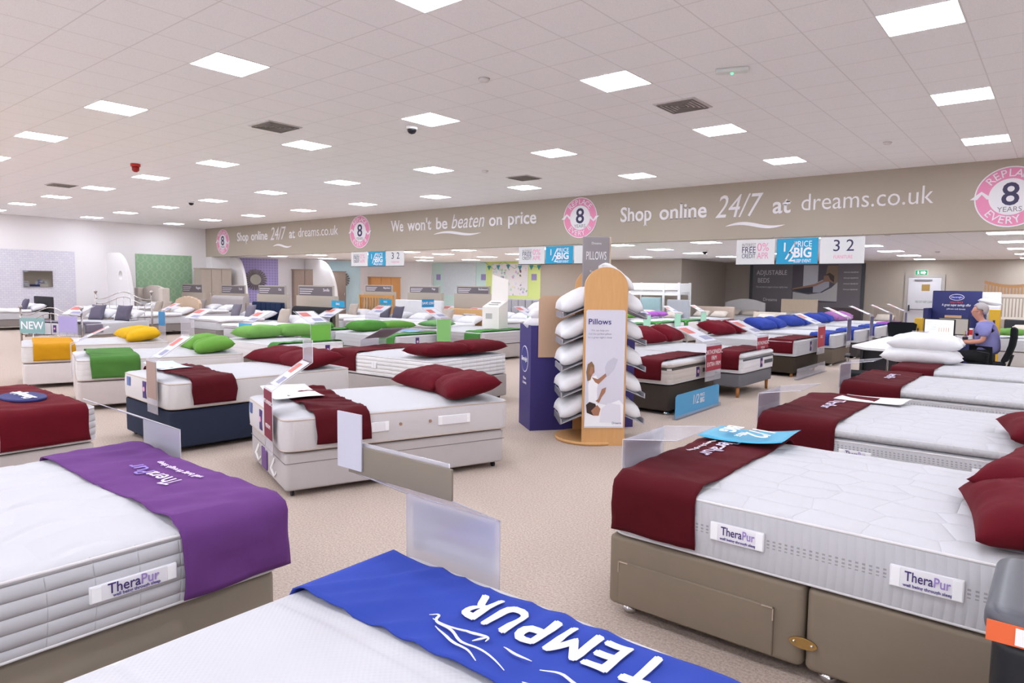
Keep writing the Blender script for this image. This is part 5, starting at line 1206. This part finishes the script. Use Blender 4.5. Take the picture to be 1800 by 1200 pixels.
# ============================================================ RIGHT REAR FURNITURE
def hb_bed(px, pxR, py, yh, zt, colr, lab, style='plain', m=None, arch_=0, L=1.9):
    xL, xR = YP(px, py, yh).x, YP(pxR, py, yh).x; W = xR-xL
    t = empty('upholstered_bed', (xL, yh, 0), 0, lab[0], 'bed', 'bed frames at the right rear'); m = m or fabric(colr, .05)
    if arch_: MB().prism([(0, .1)]+[(W*k/14, zt-arch_+arch_*sin(pi*k/14)) for k in range(15)]+[(W, .1)], .07, Matrix.Translation((0, -.07, 0))).done('headboard', m, t)
    elif style == 'slat':
        h = MB().box((0, -.07, 0), (.08, 0, zt)).box((W-.08, -.07, 0), (W, 0, zt)).box((.08, -.06, zt-.12), (W-.08, -.01, zt)).box((.08, -.06, .5), (W-.08, -.01, .58)).done('headboard', m, t)
        for k in range(9): x = .15+(W-.3)*k/8; MB().box((x-.03, -.05, .58), (x+.03, -.02, zt-.12)).done('slat', m, h)
    else: MB().rbox((0, -.09, .1), (W, 0, zt), .03, 2, 1, 2).done('headboard', m, t)
    MB().rbox((.02, -L, .1), (W-.02, -.08, .34), .02, 1, 1, 1).done('side_frame', m, t)
    for x, y in ((.1, -L+.1), (W-.1, -L+.1)): MB().box((x-.03, y-.03, 0), (x+.03, y+.03, .11)).done('leg', DKGREY, t)
    mattress((xL, yh-.1), -90, L-.12, W, .345, .56, f'white mattress on the {lab[1]}', 'mattresses at the right rear', kind='fine', side='fine')
    for k in range(2 if W > 1.2 else 1): pillow((xL+W*(.28+.44*k if W > 1.2 else .5), yh-.4, .68), 0, f'{("left", "right")[k] if W > 1.2 else "single"} cream pillow on the {lab[1]}', 'cream pillows at the right rear', colr='#d8cbbf', L=.6, W=.42, H=.18, seed=40, n=10, rx=20)
hb_bed(1128, 1163, 530, 22.8, 1.25, '#9db8bb', ('teal upholstered bed just right of the display', 'teal bed'))
hb_bed(1174, 1213, 530, 22.1, 1.2, '#b3b6bd', ('light blue grey bed below the white bunk bed', 'blue grey bed'))
hb_bed(1224, 1292, 545, 24.1, .95, '#c4b0a2', ('beige bed with a low wide headboard in front of the taupe corner', 'low beige bed'))
hb_bed(1276, 1346, 535, 26.8, 1.22, '#d5d0cf', ('pale bed with an arched headboard under the poster edge', 'arched pale bed'), arch_=.16)
hb_bed(1325, 1383, 555, 22.9, .85, '#d8c9b8', ('cream upholstered bed in front of the grey poster', 'cream upholstered bed'))
hb_bed(1374, 1438, 535, 26.6, 1.25, '#cfb499', ('limed wood bed in front of the wall poster', 'limed wood bed'), m=wood('#d8c4ac', '#c9b298'))
hb_bed(1459, 1515, 545, 25.5, 1.0, '#4a4041', ('dark brown bed right of the limed wood bed', 'dark brown bed'))
hb_bed(1537, 1582, 545, 26.5, 1.05, '#a6968a', ('taupe slatted bed to the left of the fire door', 'taupe slatted bed'), style='slat', m=mat('#a6968a', .6))
hb_bed(1766, 1850, 560, 21.5, .92, '#2a2a2e', ('black leather bed at the right edge of the picture', 'black leather bed'), m=mat('#2a2a2e', .35))
# white bunk bed
xL, xR = YP(1128, 497, 23.9).x, YP(1213, 497, 23.9).x; W = xR-xL
t = empty('bunk_bed', (xL, 23.9, 0), 0, 'white wooden bunk bed against the taupe wall', 'bunk bed')
for x in (0, W):
    for y in (-.9, 0): MB().box((x-.04, y-.04, 0), (x+.04, y+.04, 1.8)).done('post', WHITEP, t)
for y in (-.9, 0): MB().box((0, y-.02, 1.52), (W, y+.02, 1.78)).done('guard_rail', WHITEP, t); MB().box((0, y-.02, 1.33), (W, y+.02, 1.43)).done('bed_rail', WHITEP, t); MB().box((0, y-.02, .3), (W, y+.02, .45)).done('bed_rail', WHITEP, t)
for x in (0, W): MB().box((x-.02, -.9, 1.45), (x+.02, 0, 1.75)).done('end_panel', WHITEP, t); MB().box((x-.02, -.9, .3), (x+.02, 0, .8)).done('end_panel', WHITEP, t)
MB().box((W*.68, -.94, .0), (W*.72, -.9, 1.78)).done('ladder_rail', WHITEP, t)
MB().rbox((.03, -.86, 1.36), (W-.03, -.04, 1.5), .03, 1, 1, 1).done('upper_mattress', WHITEP, t)
# headboards leaning in a rack at far right
a, b = YP(1730, 500, 26.5), YP(1830, 500, 26.5); W = b.x-a.x
for i, (z1, z0, m, lab, dy) in enumerate(((1.98, 1.45, wood('#c99a6a', '#b98a5a'), 'oak slatted headboard shown above the white ones at far right', .08), (1.55, .75, mat('#e6ddd2', .5), 'cream slatted headboard at far right below the oak one', 0))):
    t = empty('slatted_headboard', (a.x, 26.5+dy, 0), 0, lab, 'headboard')
    n = 16; MB().prism([(0, z1)]+[(W*k/10, z1-(.14*sin(pi*k/10) if i == 0 else 0)) for k in range(11)]+[(W, z1-.14 if i == 0 else z1-.1)]+[(W-W*k/10, z1-.1-(.14*sin(pi*(1-k/10)) if i == 0 else 0)) for k in range(11)], .05).done('top_rail', m, t) if i == 0 else MB().box((0, 0, z1-.1), (W, .05, z1)).done('top_rail', m, t)
    MB().box((0, 0, z0), (W, .05, z0+.08)).done('bottom_rail', m, t)
    for k in range(n+1): x = .03+(W-.06)*k/n; MB().box((x-.025, .01, z0+.08), (x+.025, .04, z1-.14)).done('slat', m, t)
    for x in (0, W-.08): MB().box((x, 0, 0), (x+.08, .05, z0)).done('post', m, t)

# ============================================================ SALES DESK, PERSON, SILENTNIGHT STAND
t = empty('sales_desk', (-2.0, 12.9, 0), 0, 'white topped sales desk with black panels where the man sits', 'desk')
top = [(-.35, -1.55), (.0, -1.62), (.12, -1.3), (.36, -.3), (.66, .2), (.74, .45), (.62, .75), (.6, 1.6), (-.6, 1.6), (-.6, -1.2)]
bm = bmesh.new(); A = [bm.verts.new((x, y, .705)) for x, y in top]; B = [bm.verts.new((x, y, .74)) for x, y in top]; bm.faces.new(A[::-1]); bm.faces.new(B)
for i in range(len(A)): bm.faces.new((A[i], A[(i+1) % len(A)], B[(i+1) % len(A)], B[i]))
me = bpy.data.meshes.new('desk_top'); bm.to_mesh(me); bm.free(); link('desk_top', me, mat('#e6e2e3', .4), t)
MB().box((-.5, -1.1, 0), (-.46, 1.5, .705)).done('side_panel', mat('#26262b', .5), t)
MB().box((-.46, 1.2, 0), (.45, 1.24, .705)).done('end_panel', mat('#26262b', .5), t); MB().box((-.46, -1.0, 0), (.0, -.96, .705)).done('end_panel', mat('#26262b', .5), t)
MB().tube([(.5, .15, 0), (.5, .15, .705)], .03, 10).done('leg', CHROME, t)
def monitor(P, rz, label, scr, w_=.46, h=.29):
    t = empty('computer_monitor', P, rz, label, 'monitor')
    MB().lathe([(.10, 0), (.10, .01), (.03, .018), (.02, .03)]).tube([(0, 0, .02), (0, .01, .2)], .016, 8).done('stand', BLACK, t)
    b = MB().rbox((-w_/2, -.02, .12), (w_/2, .02, .12+h), .006, 1, 1, 1).done('casing', BLACK, t)
    MB().box((-w_/2+.014, -.0225, .137), (w_/2-.014, -.0205, .12+h-.014)).done('screen', scr, t)
    if 'white' in label:
        q = MB()
        q = None
        for k in range(5): MB().box((-.0+.035*k, -.024, .2), (.01+.035*k, -.0232, .27)).done('chart_bar', mat('#d98c6a', .5), t)
        for k in range(4): MB().box((-.2, -.024, .35-.04*k), (-.04, -.0232, .357-.04*k)).done('text_line', mat('#a7b0cf', .5), t)
P = YP(1652, 568, 13.2); monitor((P.x, 13.2, .74), R_(-14), 'flat monitor with a lit white page facing the camera', glow('#f3f0f6', 1.0, 'screen_white'))
P = YP(1677, 563, 13.9); monitor((P.x, 13.9, .74), R_(-10), 'second flat monitor with a grey screen behind the lit one', glow('#b5aca6', .6, 'screen_grey'))
t = empty('keyboard', (-1.52, 13.15, .742), R_(70), 'dark computer keyboard on the sales desk', 'keyboard')
MB().rbox((-.22, -.07, 0), (.22, .07, .018), .006, 1, 1, 1).done('key_tray', mat('#3e4350', .5), t); MB().box((-.2, -.055, .018), (.2, .055, .026)).done('keys', mat('#54596a', .5), t)
t = empty('pen_pot', (YP(1698, 575, 13.75).x, 13.75, .742), 0, 'black pen pot with pens on the sales desk', 'pen pot')
MB().lathe([(.04, 0), (.042, .1), (.038, .1), (.036, .01)]).done('pot', BLACK, t)
for k, c in enumerate(('#d9a42c', '#3a4fae', '#c8352c')): MB().tube([(.01*k-.01, 0, .02), (.03*k-.03, .01, .2)], .005, 6).done('pen', mat(c, .4), t)
t = empty('leaflet_holder', (YP(1622, 590, 12.9).x, 12.7, .742), R_(15), 'clear leaflet holder with purple leaflets on the sales desk', 'leaflet holder')
MB().box((-.12, -.03, 0), (.12, -.026, .1)).box((-.12, .03, 0), (.12, .036, .22)).box((-.12, -.03, 0), (.12, .03, .006)).done('holder', acrylic(), t)
for k in (0, 1): MB().box((-.115+.12*k, -.01, .008), (-.005+.12*k, .004, .2)).done('leaflet', mat(('#6d6389', '#a39cb8')[k], .5), t)
t = empty('telephone', (YP(1640, 592, 12.75).x, 12.6, .742), R_(20), 'black desk telephone beside the leaflet holder', 'telephone')
MB().prism([(-.1, 0), (.1, 0), (.1, .07), (-.1, .025)], .16).done('base', BLACK, t); MB().tube([(-.06, .02, .06), (-.07, .08, .085), (-.06, .14, .06)], .02, 8).done('handset', BLACK, t)
t = empty('paper_stack', (-1.75, 12.9, .742), R_(25), 'loose white papers on the sales desk in front of the monitors', 'paper')
for k in range(4): MB().box((-.15+.01*k, -.1, .004*k), (.15, .11-.01*k, .004*k+.003)).done('sheet', mat('#efedf0', .6), t)

def skin(name, V, E, m, parent, sub=2, root=0):
    me = bpy.data.meshes.new(name); me.from_pydata([v[:3] for v in V], E, []); o = link(name, me, None, parent)
    md = o.modifiers.new('skin', 'SKIN'); md.use_smooth_shade = True
    for i, v in enumerate(V):
        r = v[3] if isinstance(v[3], tuple) else (v[3], v[3]); me.skin_vertices[0].data[i].radius = r; me.skin_vertices[0].data[i].use_root = i == root
    s_ = o.modifiers.new('sub', 'SUBSURF'); s_.levels = s_.render_levels = sub
    dg = bpy.context.evaluated_depsgraph_get(); dg.update(); m2 = bpy.data.meshes.new_from_object(o.evaluated_get(dg))
    o.modifiers.clear(); o.data = m2; m2.materials.clear(); m2.materials.append(m)
    for p in m2.polygons: p.use_smooth = True
    return o
PX, PY_ = -.93, 13.3
t = empty('person', (PX, PY_, 0), pi, 'grey haired person in a lilac short sleeved shirt seated at the sales desk, typing', 'person')
SK = mat('#c98f7c', .55, name='skin')   # local +x is the way the person faces; local -y is the far side
V = [(0, 0, .60, .13), (.02, 0, .78, .13), (.06, 0, .95, .14), (.10, 0, 1.07, .09), (.13, 0, 1.14, .055), (.17, 0, 1.20, .062), (.185, 0, 1.265, .085), (.175, 0, 1.335, .088), (.165, 0, 1.375, .06)]
E = [(i, i+1) for i in range(8)]
def add(v, to): V.append(v); E.append((to, len(V)-1)); return len(V)-1
add((.272, 0, 1.262, .017), 6)   # nose
for s in (-1, 1):
    a = add((.08, s*.155, 1.05, .062), 3); b = add((.06, s*.225, .96, .05), a); c = add((.08, s*.25, .83, .042), b); d = add((.24, s*.2, .795, .034), c); w_ = add((.36, s*.15, .785, .026), d); pm_ = add((.41, s*.13, .785, (.034, .02)), w_)
    for k, (dx, dy, dz, l) in enumerate(((.05, .03, 0, 0), (.055, .012, 0, 0), (.054, -.006, 0, 0), (.045, -.024, 0, 0))):
        f1 = add((.41+dx*.8, s*(.13)+dy, .79, .010), pm_); f2 = add((.41+dx*1.5, s*.13+dy*1.15, .785, .009), f1); add((.41+dx*1.9, s*.13+dy*1.2, .768, .008), f2)
    f1 = add((.40, s*.13-s*.04, .78, .011), pm_); add((.43, s*.13-s*.052, .772, .009), f1)
    h = add((.05, s*.09, .57, .09), 0); k_ = add((.42, s*.11, .56, .065), h); a2 = add((.40, s*.11, .30, .05), k_); an = add((.36, s*.11, .09, .038), a2); add((.50, s*.12, .05, .035), an)
skin('body', V, E, SK, t, 2)
SH = fabric('#8d8cc4', .06, .2)
V = [(0, 0, .57, .18), (.02, 0, .76, .18), (.055, 0, .92, .195), (.09, 0, 1.045, .14), (.125, 0, 1.115, .072)]; E = [(i, i+1) for i in range(4)]
for s in (-1, 1): a = add((.08, s*.155, 1.05, .105), 3); b = add((.062, s*.228, .965, .086), a); add((.072, s*.245, .88, .074), b)
skin('shirt', V, E, SH, t, 2)
MB().tube([(.08, -.03, 1.13), (.135, -.065, 1.12), (.19, 0, 1.085), (.135, .065, 1.12), (.08, .03, 1.13)], .014, 8).done('shirt_collar', SH, t)
V = [(0, 0, .57, .19)]; E = []
for s in (-1, 1): h = add((.06, s*.10, .56, .135), 0); k_ = add((.43, s*.115, .565, .1), h); a2 = add((.41, s*.11, .3, .07), k_); add((.38, s*.11, .12, .06), a2)
skin('trousers', V, E, mat('#16161b', .8), t, 2)
for s in (-1, 1): MB().rbox((.30, s*.115-.045, 0), (.56, s*.115+.045, .085), .03, 1, 1, 1, R=.04).done('shoe', mat('#101014', .35), t)
b = MB().ball((.150, 0, 1.325), .112, 3, (.98, .88, 1.0))
for v in list(b.bm.verts):
    x, z = v.co.x-.15, v.co.z-1.325
    if z < -.02 and x > -.03 or z < -.085 or (x > .055 and z < .045): b.bm.verts.remove(v)
hairo = b.done('hair', mat('#b5aeae', .8), t); md = hairo.modifiers.new('t', 'SOLIDIFY'); md.thickness = .012
for s in (-1, 1):
    MB().ball((.165, s*.09, 1.262), .026, 2, (.7, .35, 1.1)).done('ear', SK, t)
    MB().ball((.262, s*.034, 1.282), .011, 2).done('eye', mat('#e9e4e4', .3), t)
g = MB()
for s in (-1, 1): g.tube([(.278+.0*cos(a_), s*.036+.026*cos(a_), 1.280+.018*sin(a_)) for a_ in [2*pi*k/12 for k in range(12)]], .0028, 5, closed=True); g.tube([(.276, s*.062, 1.285), (.17, s*.094, 1.285)], .0028, 5)
g.tube([(.278, -.01, 1.283), (.278, .01, 1.283)], .0028, 5).done('spectacles', mat('#7a3b34', .3), t)
MB().box((.262, -.022, 1.214), (.268, .022, 1.220)).done('mouth', mat('#9c5a52', .6), t)
MB().tube([(.335, .158, .79), (.34, .156, .791)], .031, 14).done('wristwatch', CHROME, t)
# office chair
t = empty('office_chair', (PX, PY_, 0), pi, 'black swivel office chair the grey haired person sits on', 'chair')
FB = fabric('#1e2124', .05, .1)
MB().rbox((-.22, -.25, .40), (.28, .25, .48), .035, 2, 2, 1, R=.06).done('seat', FB, t)
b = MB().rbox((-.04, -.23, 0), (.04, .23, .56), .035, 1, 3, 4, lambda p, i, n: Vector((p.x-.05*sin(p.z*5)-.15*(p.y**2)*4*-1*.6, p.y*(1-.25*(p.z/.56)**2), p.z)), R=.04); bo = b.done('backrest', FB, t); bo.location = (-.21, 0, .50); bo.rotation_euler = (0, R_(-9), 0)
MB().tube([(-.1, 0, .40), (-.26, 0, .42), (-.31, 0, .62)], .02, 8).done('back_bracket', BLACK, t)
MB().tube([(0, 0, .08), (0, 0, .4)], .028, 10).done('gas_post', DKGREY, t)
for k in range(5):
    a = 2*pi*k/5+.3; l = MB().tube([(0, 0, .11), (.29*cos(a), .29*sin(a), .07)], [.025, .016], 8).done('base_spoke', BLACK, t)
    MB().tube([(.29*cos(a)-.02, .29*sin(a), .027), (.29*cos(a)+.02, .29*sin(a), .027)], .027, 10).done('castor', BLACK, l)
for s in (-1, 1): MB().tube([(0, s*.25, .42), (0, s*.31, .44), (-.02, s*.32, .64), (.14, s*.32, .66)], .015, 8).done('armrest', BLACK, t)
# visitor chairs
def visitor(P, rz, lab, back=True):
    t = empty('visitor_chair', (P[0], P[1], 0), rz, lab, 'chair', 'visitor chairs at the desk')
    for s in (-1, 1): MB().tube([(.22, s*.25, .02), (-.2, s*.25, .02), (-.24, s*.25, .06), (-.24, s*.25, .42)] if 0 else [(-.24, s*.25, .02), (.22, s*.25, .02), (.26, s*.25, .06), (.26, s*.25, .40), (.26, s*.25, .62), (.2, s*.25, .66), (-.2, s*.25, .66)], .013, 8).done('frame_tube', CHROME, t); MB().rbox((-.2, s*.25-.03, .665), (.2, s*.25+.03, .70), .012, 1, 1, 1).done('arm_pad', BLACK, t)
    MB().tube([(-.24, -.25, .02), (-.24, .25, .02)], .013, 8).done('cross_tube', CHROME, t)
    MB().rbox((-.24, -.235, .40), (.25, .235, .46), .025, 1, 1, 1, R=.04).done('seat', FB, t)
    if back: MB().prism([(-.2, .45), (.2, .45), (.26, .95), (.2, .98), (-.2, .98), (-.26, .95)], .05, Matrix.Translation((-.26, 0, 0)) @ Matrix.Rotation(R_(90), 4, 'Z')).done('backrest', FB, t)
P = YP(1500, 645, 10.4); visitor((P.x+.15, 10.5), R_(100), 'low black and chrome seat beyond the third maroon bed of the right row', False)
P = YP(1580, 585, 15.2); visitor((P.x, 15.2), R_(-90), 'black visitor chair behind the stacked white pillows')
# silentnight stand
x0, x1 = YP(1640, 511, 16.5).x, YP(1727, 511, 16.5).x; W = x1-x0
t = empty('brand_display_stand', (x0, 16.5, 0), 0, 'navy blue display stand with an oval logo behind the monitors', 'display stand')
NV = mat('#262a63', .5, var=.1)
MB().rbox((0, -.0, .0), (W, .04, 1.62), .018, 1, 1, 1).done('back_board', NV, t)
MB().box((0, -.5, 0), (W, -.02, .62)).done('bin_box', NV, t); MB().box((-.08, -.5, 0), (-.0, .04, 1.26)).done('side_post', NV, t); MB().box((W, -.5, 0), (W+.1, .04, 1.28)).done('side_post', NV, t)
MB().box((W*.28, -.03, 1.05), (W*.62, -.004, 1.12)).done('shelf_edge', mat('#c89f7b', .5), t)
b = MB().tube([(W/2, -.001, 1.49), (W/2, -.006, 1.49)], .13, 28)
for v in b.bm.verts: v.co.z = 1.49+(v.co.z-1.49)*.5
em = b.done('oval_logo', SIGNW, t); b = MB().tube([(W/2, -.007, 1.49), (W/2, -.010, 1.49)], .12, 28)
for v in b.bm.verts: v.co.z = 1.49+(v.co.z-1.49)*.46
b.done('logo_field', mat('#2b2f8c', .5), em); text_on('Silentnight', em, (W/2, -.012, 1.49), (1, 0, 0), (0, 0, 1), .05, SIGNW, 'logo_lettering', ext=.0008, width=.2)
for s_, z, h, m, w_ in (('HALF PRICE', 1.385, .05, REDP, .28), ('A great super savings offer', 1.33, .07, SIGNW, .62), ('pillows and duvets', 1.25, .04, SIGNW, .4)): text_on(s_, t, (W/2, -.003, z), (1, 0, 0), (0, 0, 1), h, m, 'printed_text', ext=.001, width=w_*W*.95, bold=.004)
for k in range(3):
    p = empty('packed_duvet', (x0+W*(.52+.16*k), 16.25-.02*k, .62+.0), 0, ('leftmost', 'middle', 'rightmost')[k]+' red and white packed pillow on the navy display stand', 'packed bedding', 'red packs on the navy display stand')
    MB().rbox((-.07, -.16, 0), (.07, .16, .26), .03, 1, 1, 1).done('white_pack', mat('#e9e4e6', .5), p); MB().box((-.06, -.165, .14), (.06, -.158, .24)).done('red_label', mat('#c9282f', .4), p)
x2 = YP(1727, 513, 16.8).x; x3 = YP(1761, 513, 16.8).x
o = MB().rbox((x2, 16.8, 0), (x3, 16.84, 1.60), .015, 1, 1, 1).done('white_board', mat('#e6e2e4', .5)); tag(o, 'plain white board standing right of the navy display stand', 'board')
for a, b_, y, zt, lab, L_ in ((1607, 1621, 15.8, 1.06, 'yellow box front left of the lit monitor', .3), (1737, 1757, 15.9, 1.27, 'tall yellow box behind the seated person', .3)):
    A, B = YP(a, 570, y), YP(b_, 570, y); t = empty('yellow_box', (A.x, y, 0), 0, lab, 'box', 'yellow boxes near the desk')
    MB().rbox((0, 0, 0), (B.x-A.x, .25, zt), .01, 1, 1, 1).done('carton', mat('#d9ab2a', .5), t); MB().box(((B.x-A.x)*.4, -.004, zt-.28), ((B.x-A.x)*.6, -.001, zt-.2)).done('printed_mark', NAVYT, t)
pillow((YP(1738, 540, 16.6).x, 16.55, 1.40), 25, 'white pillow slumped on top of the tall packs right of the navy stand', 'loose pillows', colr='#ebe8ec', L=.4, W=.28, H=.13, seed=30, ry=10, n=10)
o = bpy.data.objects[[q.name for q in COL.objects if q.name.startswith('pillow')][-1]]
t = empty('pack_tower', (YP(1744, 560, 16.6).x, 16.55, 0), 0, 'white pack tower beneath the slumped pillow by the navy stand', 'packed bedding')
for k in range(4): MB().rbox((-.13, -.12, .335*k), (.13, .12, .335*k+.33), .03, 1, 1, 1).done('pack', mat('#d9d4da', .6), t)
P = YP(1775, 560, 17.5)
divan((P.x-.35, 17.6), 0, 1.0, .9, .36, '#c9c2be', 'pale divan base with a white mattress and green pillow at the right edge', GD)
mattress((P.x-.35, 17.6), 0, 1.0, .9, .37, .62, 'white mattress with one green pillow right of the seated person', GM, kind='fine')
pillow((P.x, 17.9, .75), 40, 'green pillow on the short mattress right of the seated person', 'green pillows', colr='#76a756', L=.6, W=.42, H=.18, seed=1, n=10)
# printed lettering follows the folds of the cloth it is on
for o in list(COL.objects):
    if o.name.startswith('bed_runner'):
        for c in o.children:
            if c.type == 'MESH' and not c.name.startswith('oval'): drape(c, o)
            for d in c.children: d.location.z += .006
            if c.name.startswith('oval'): c.location.z += .006
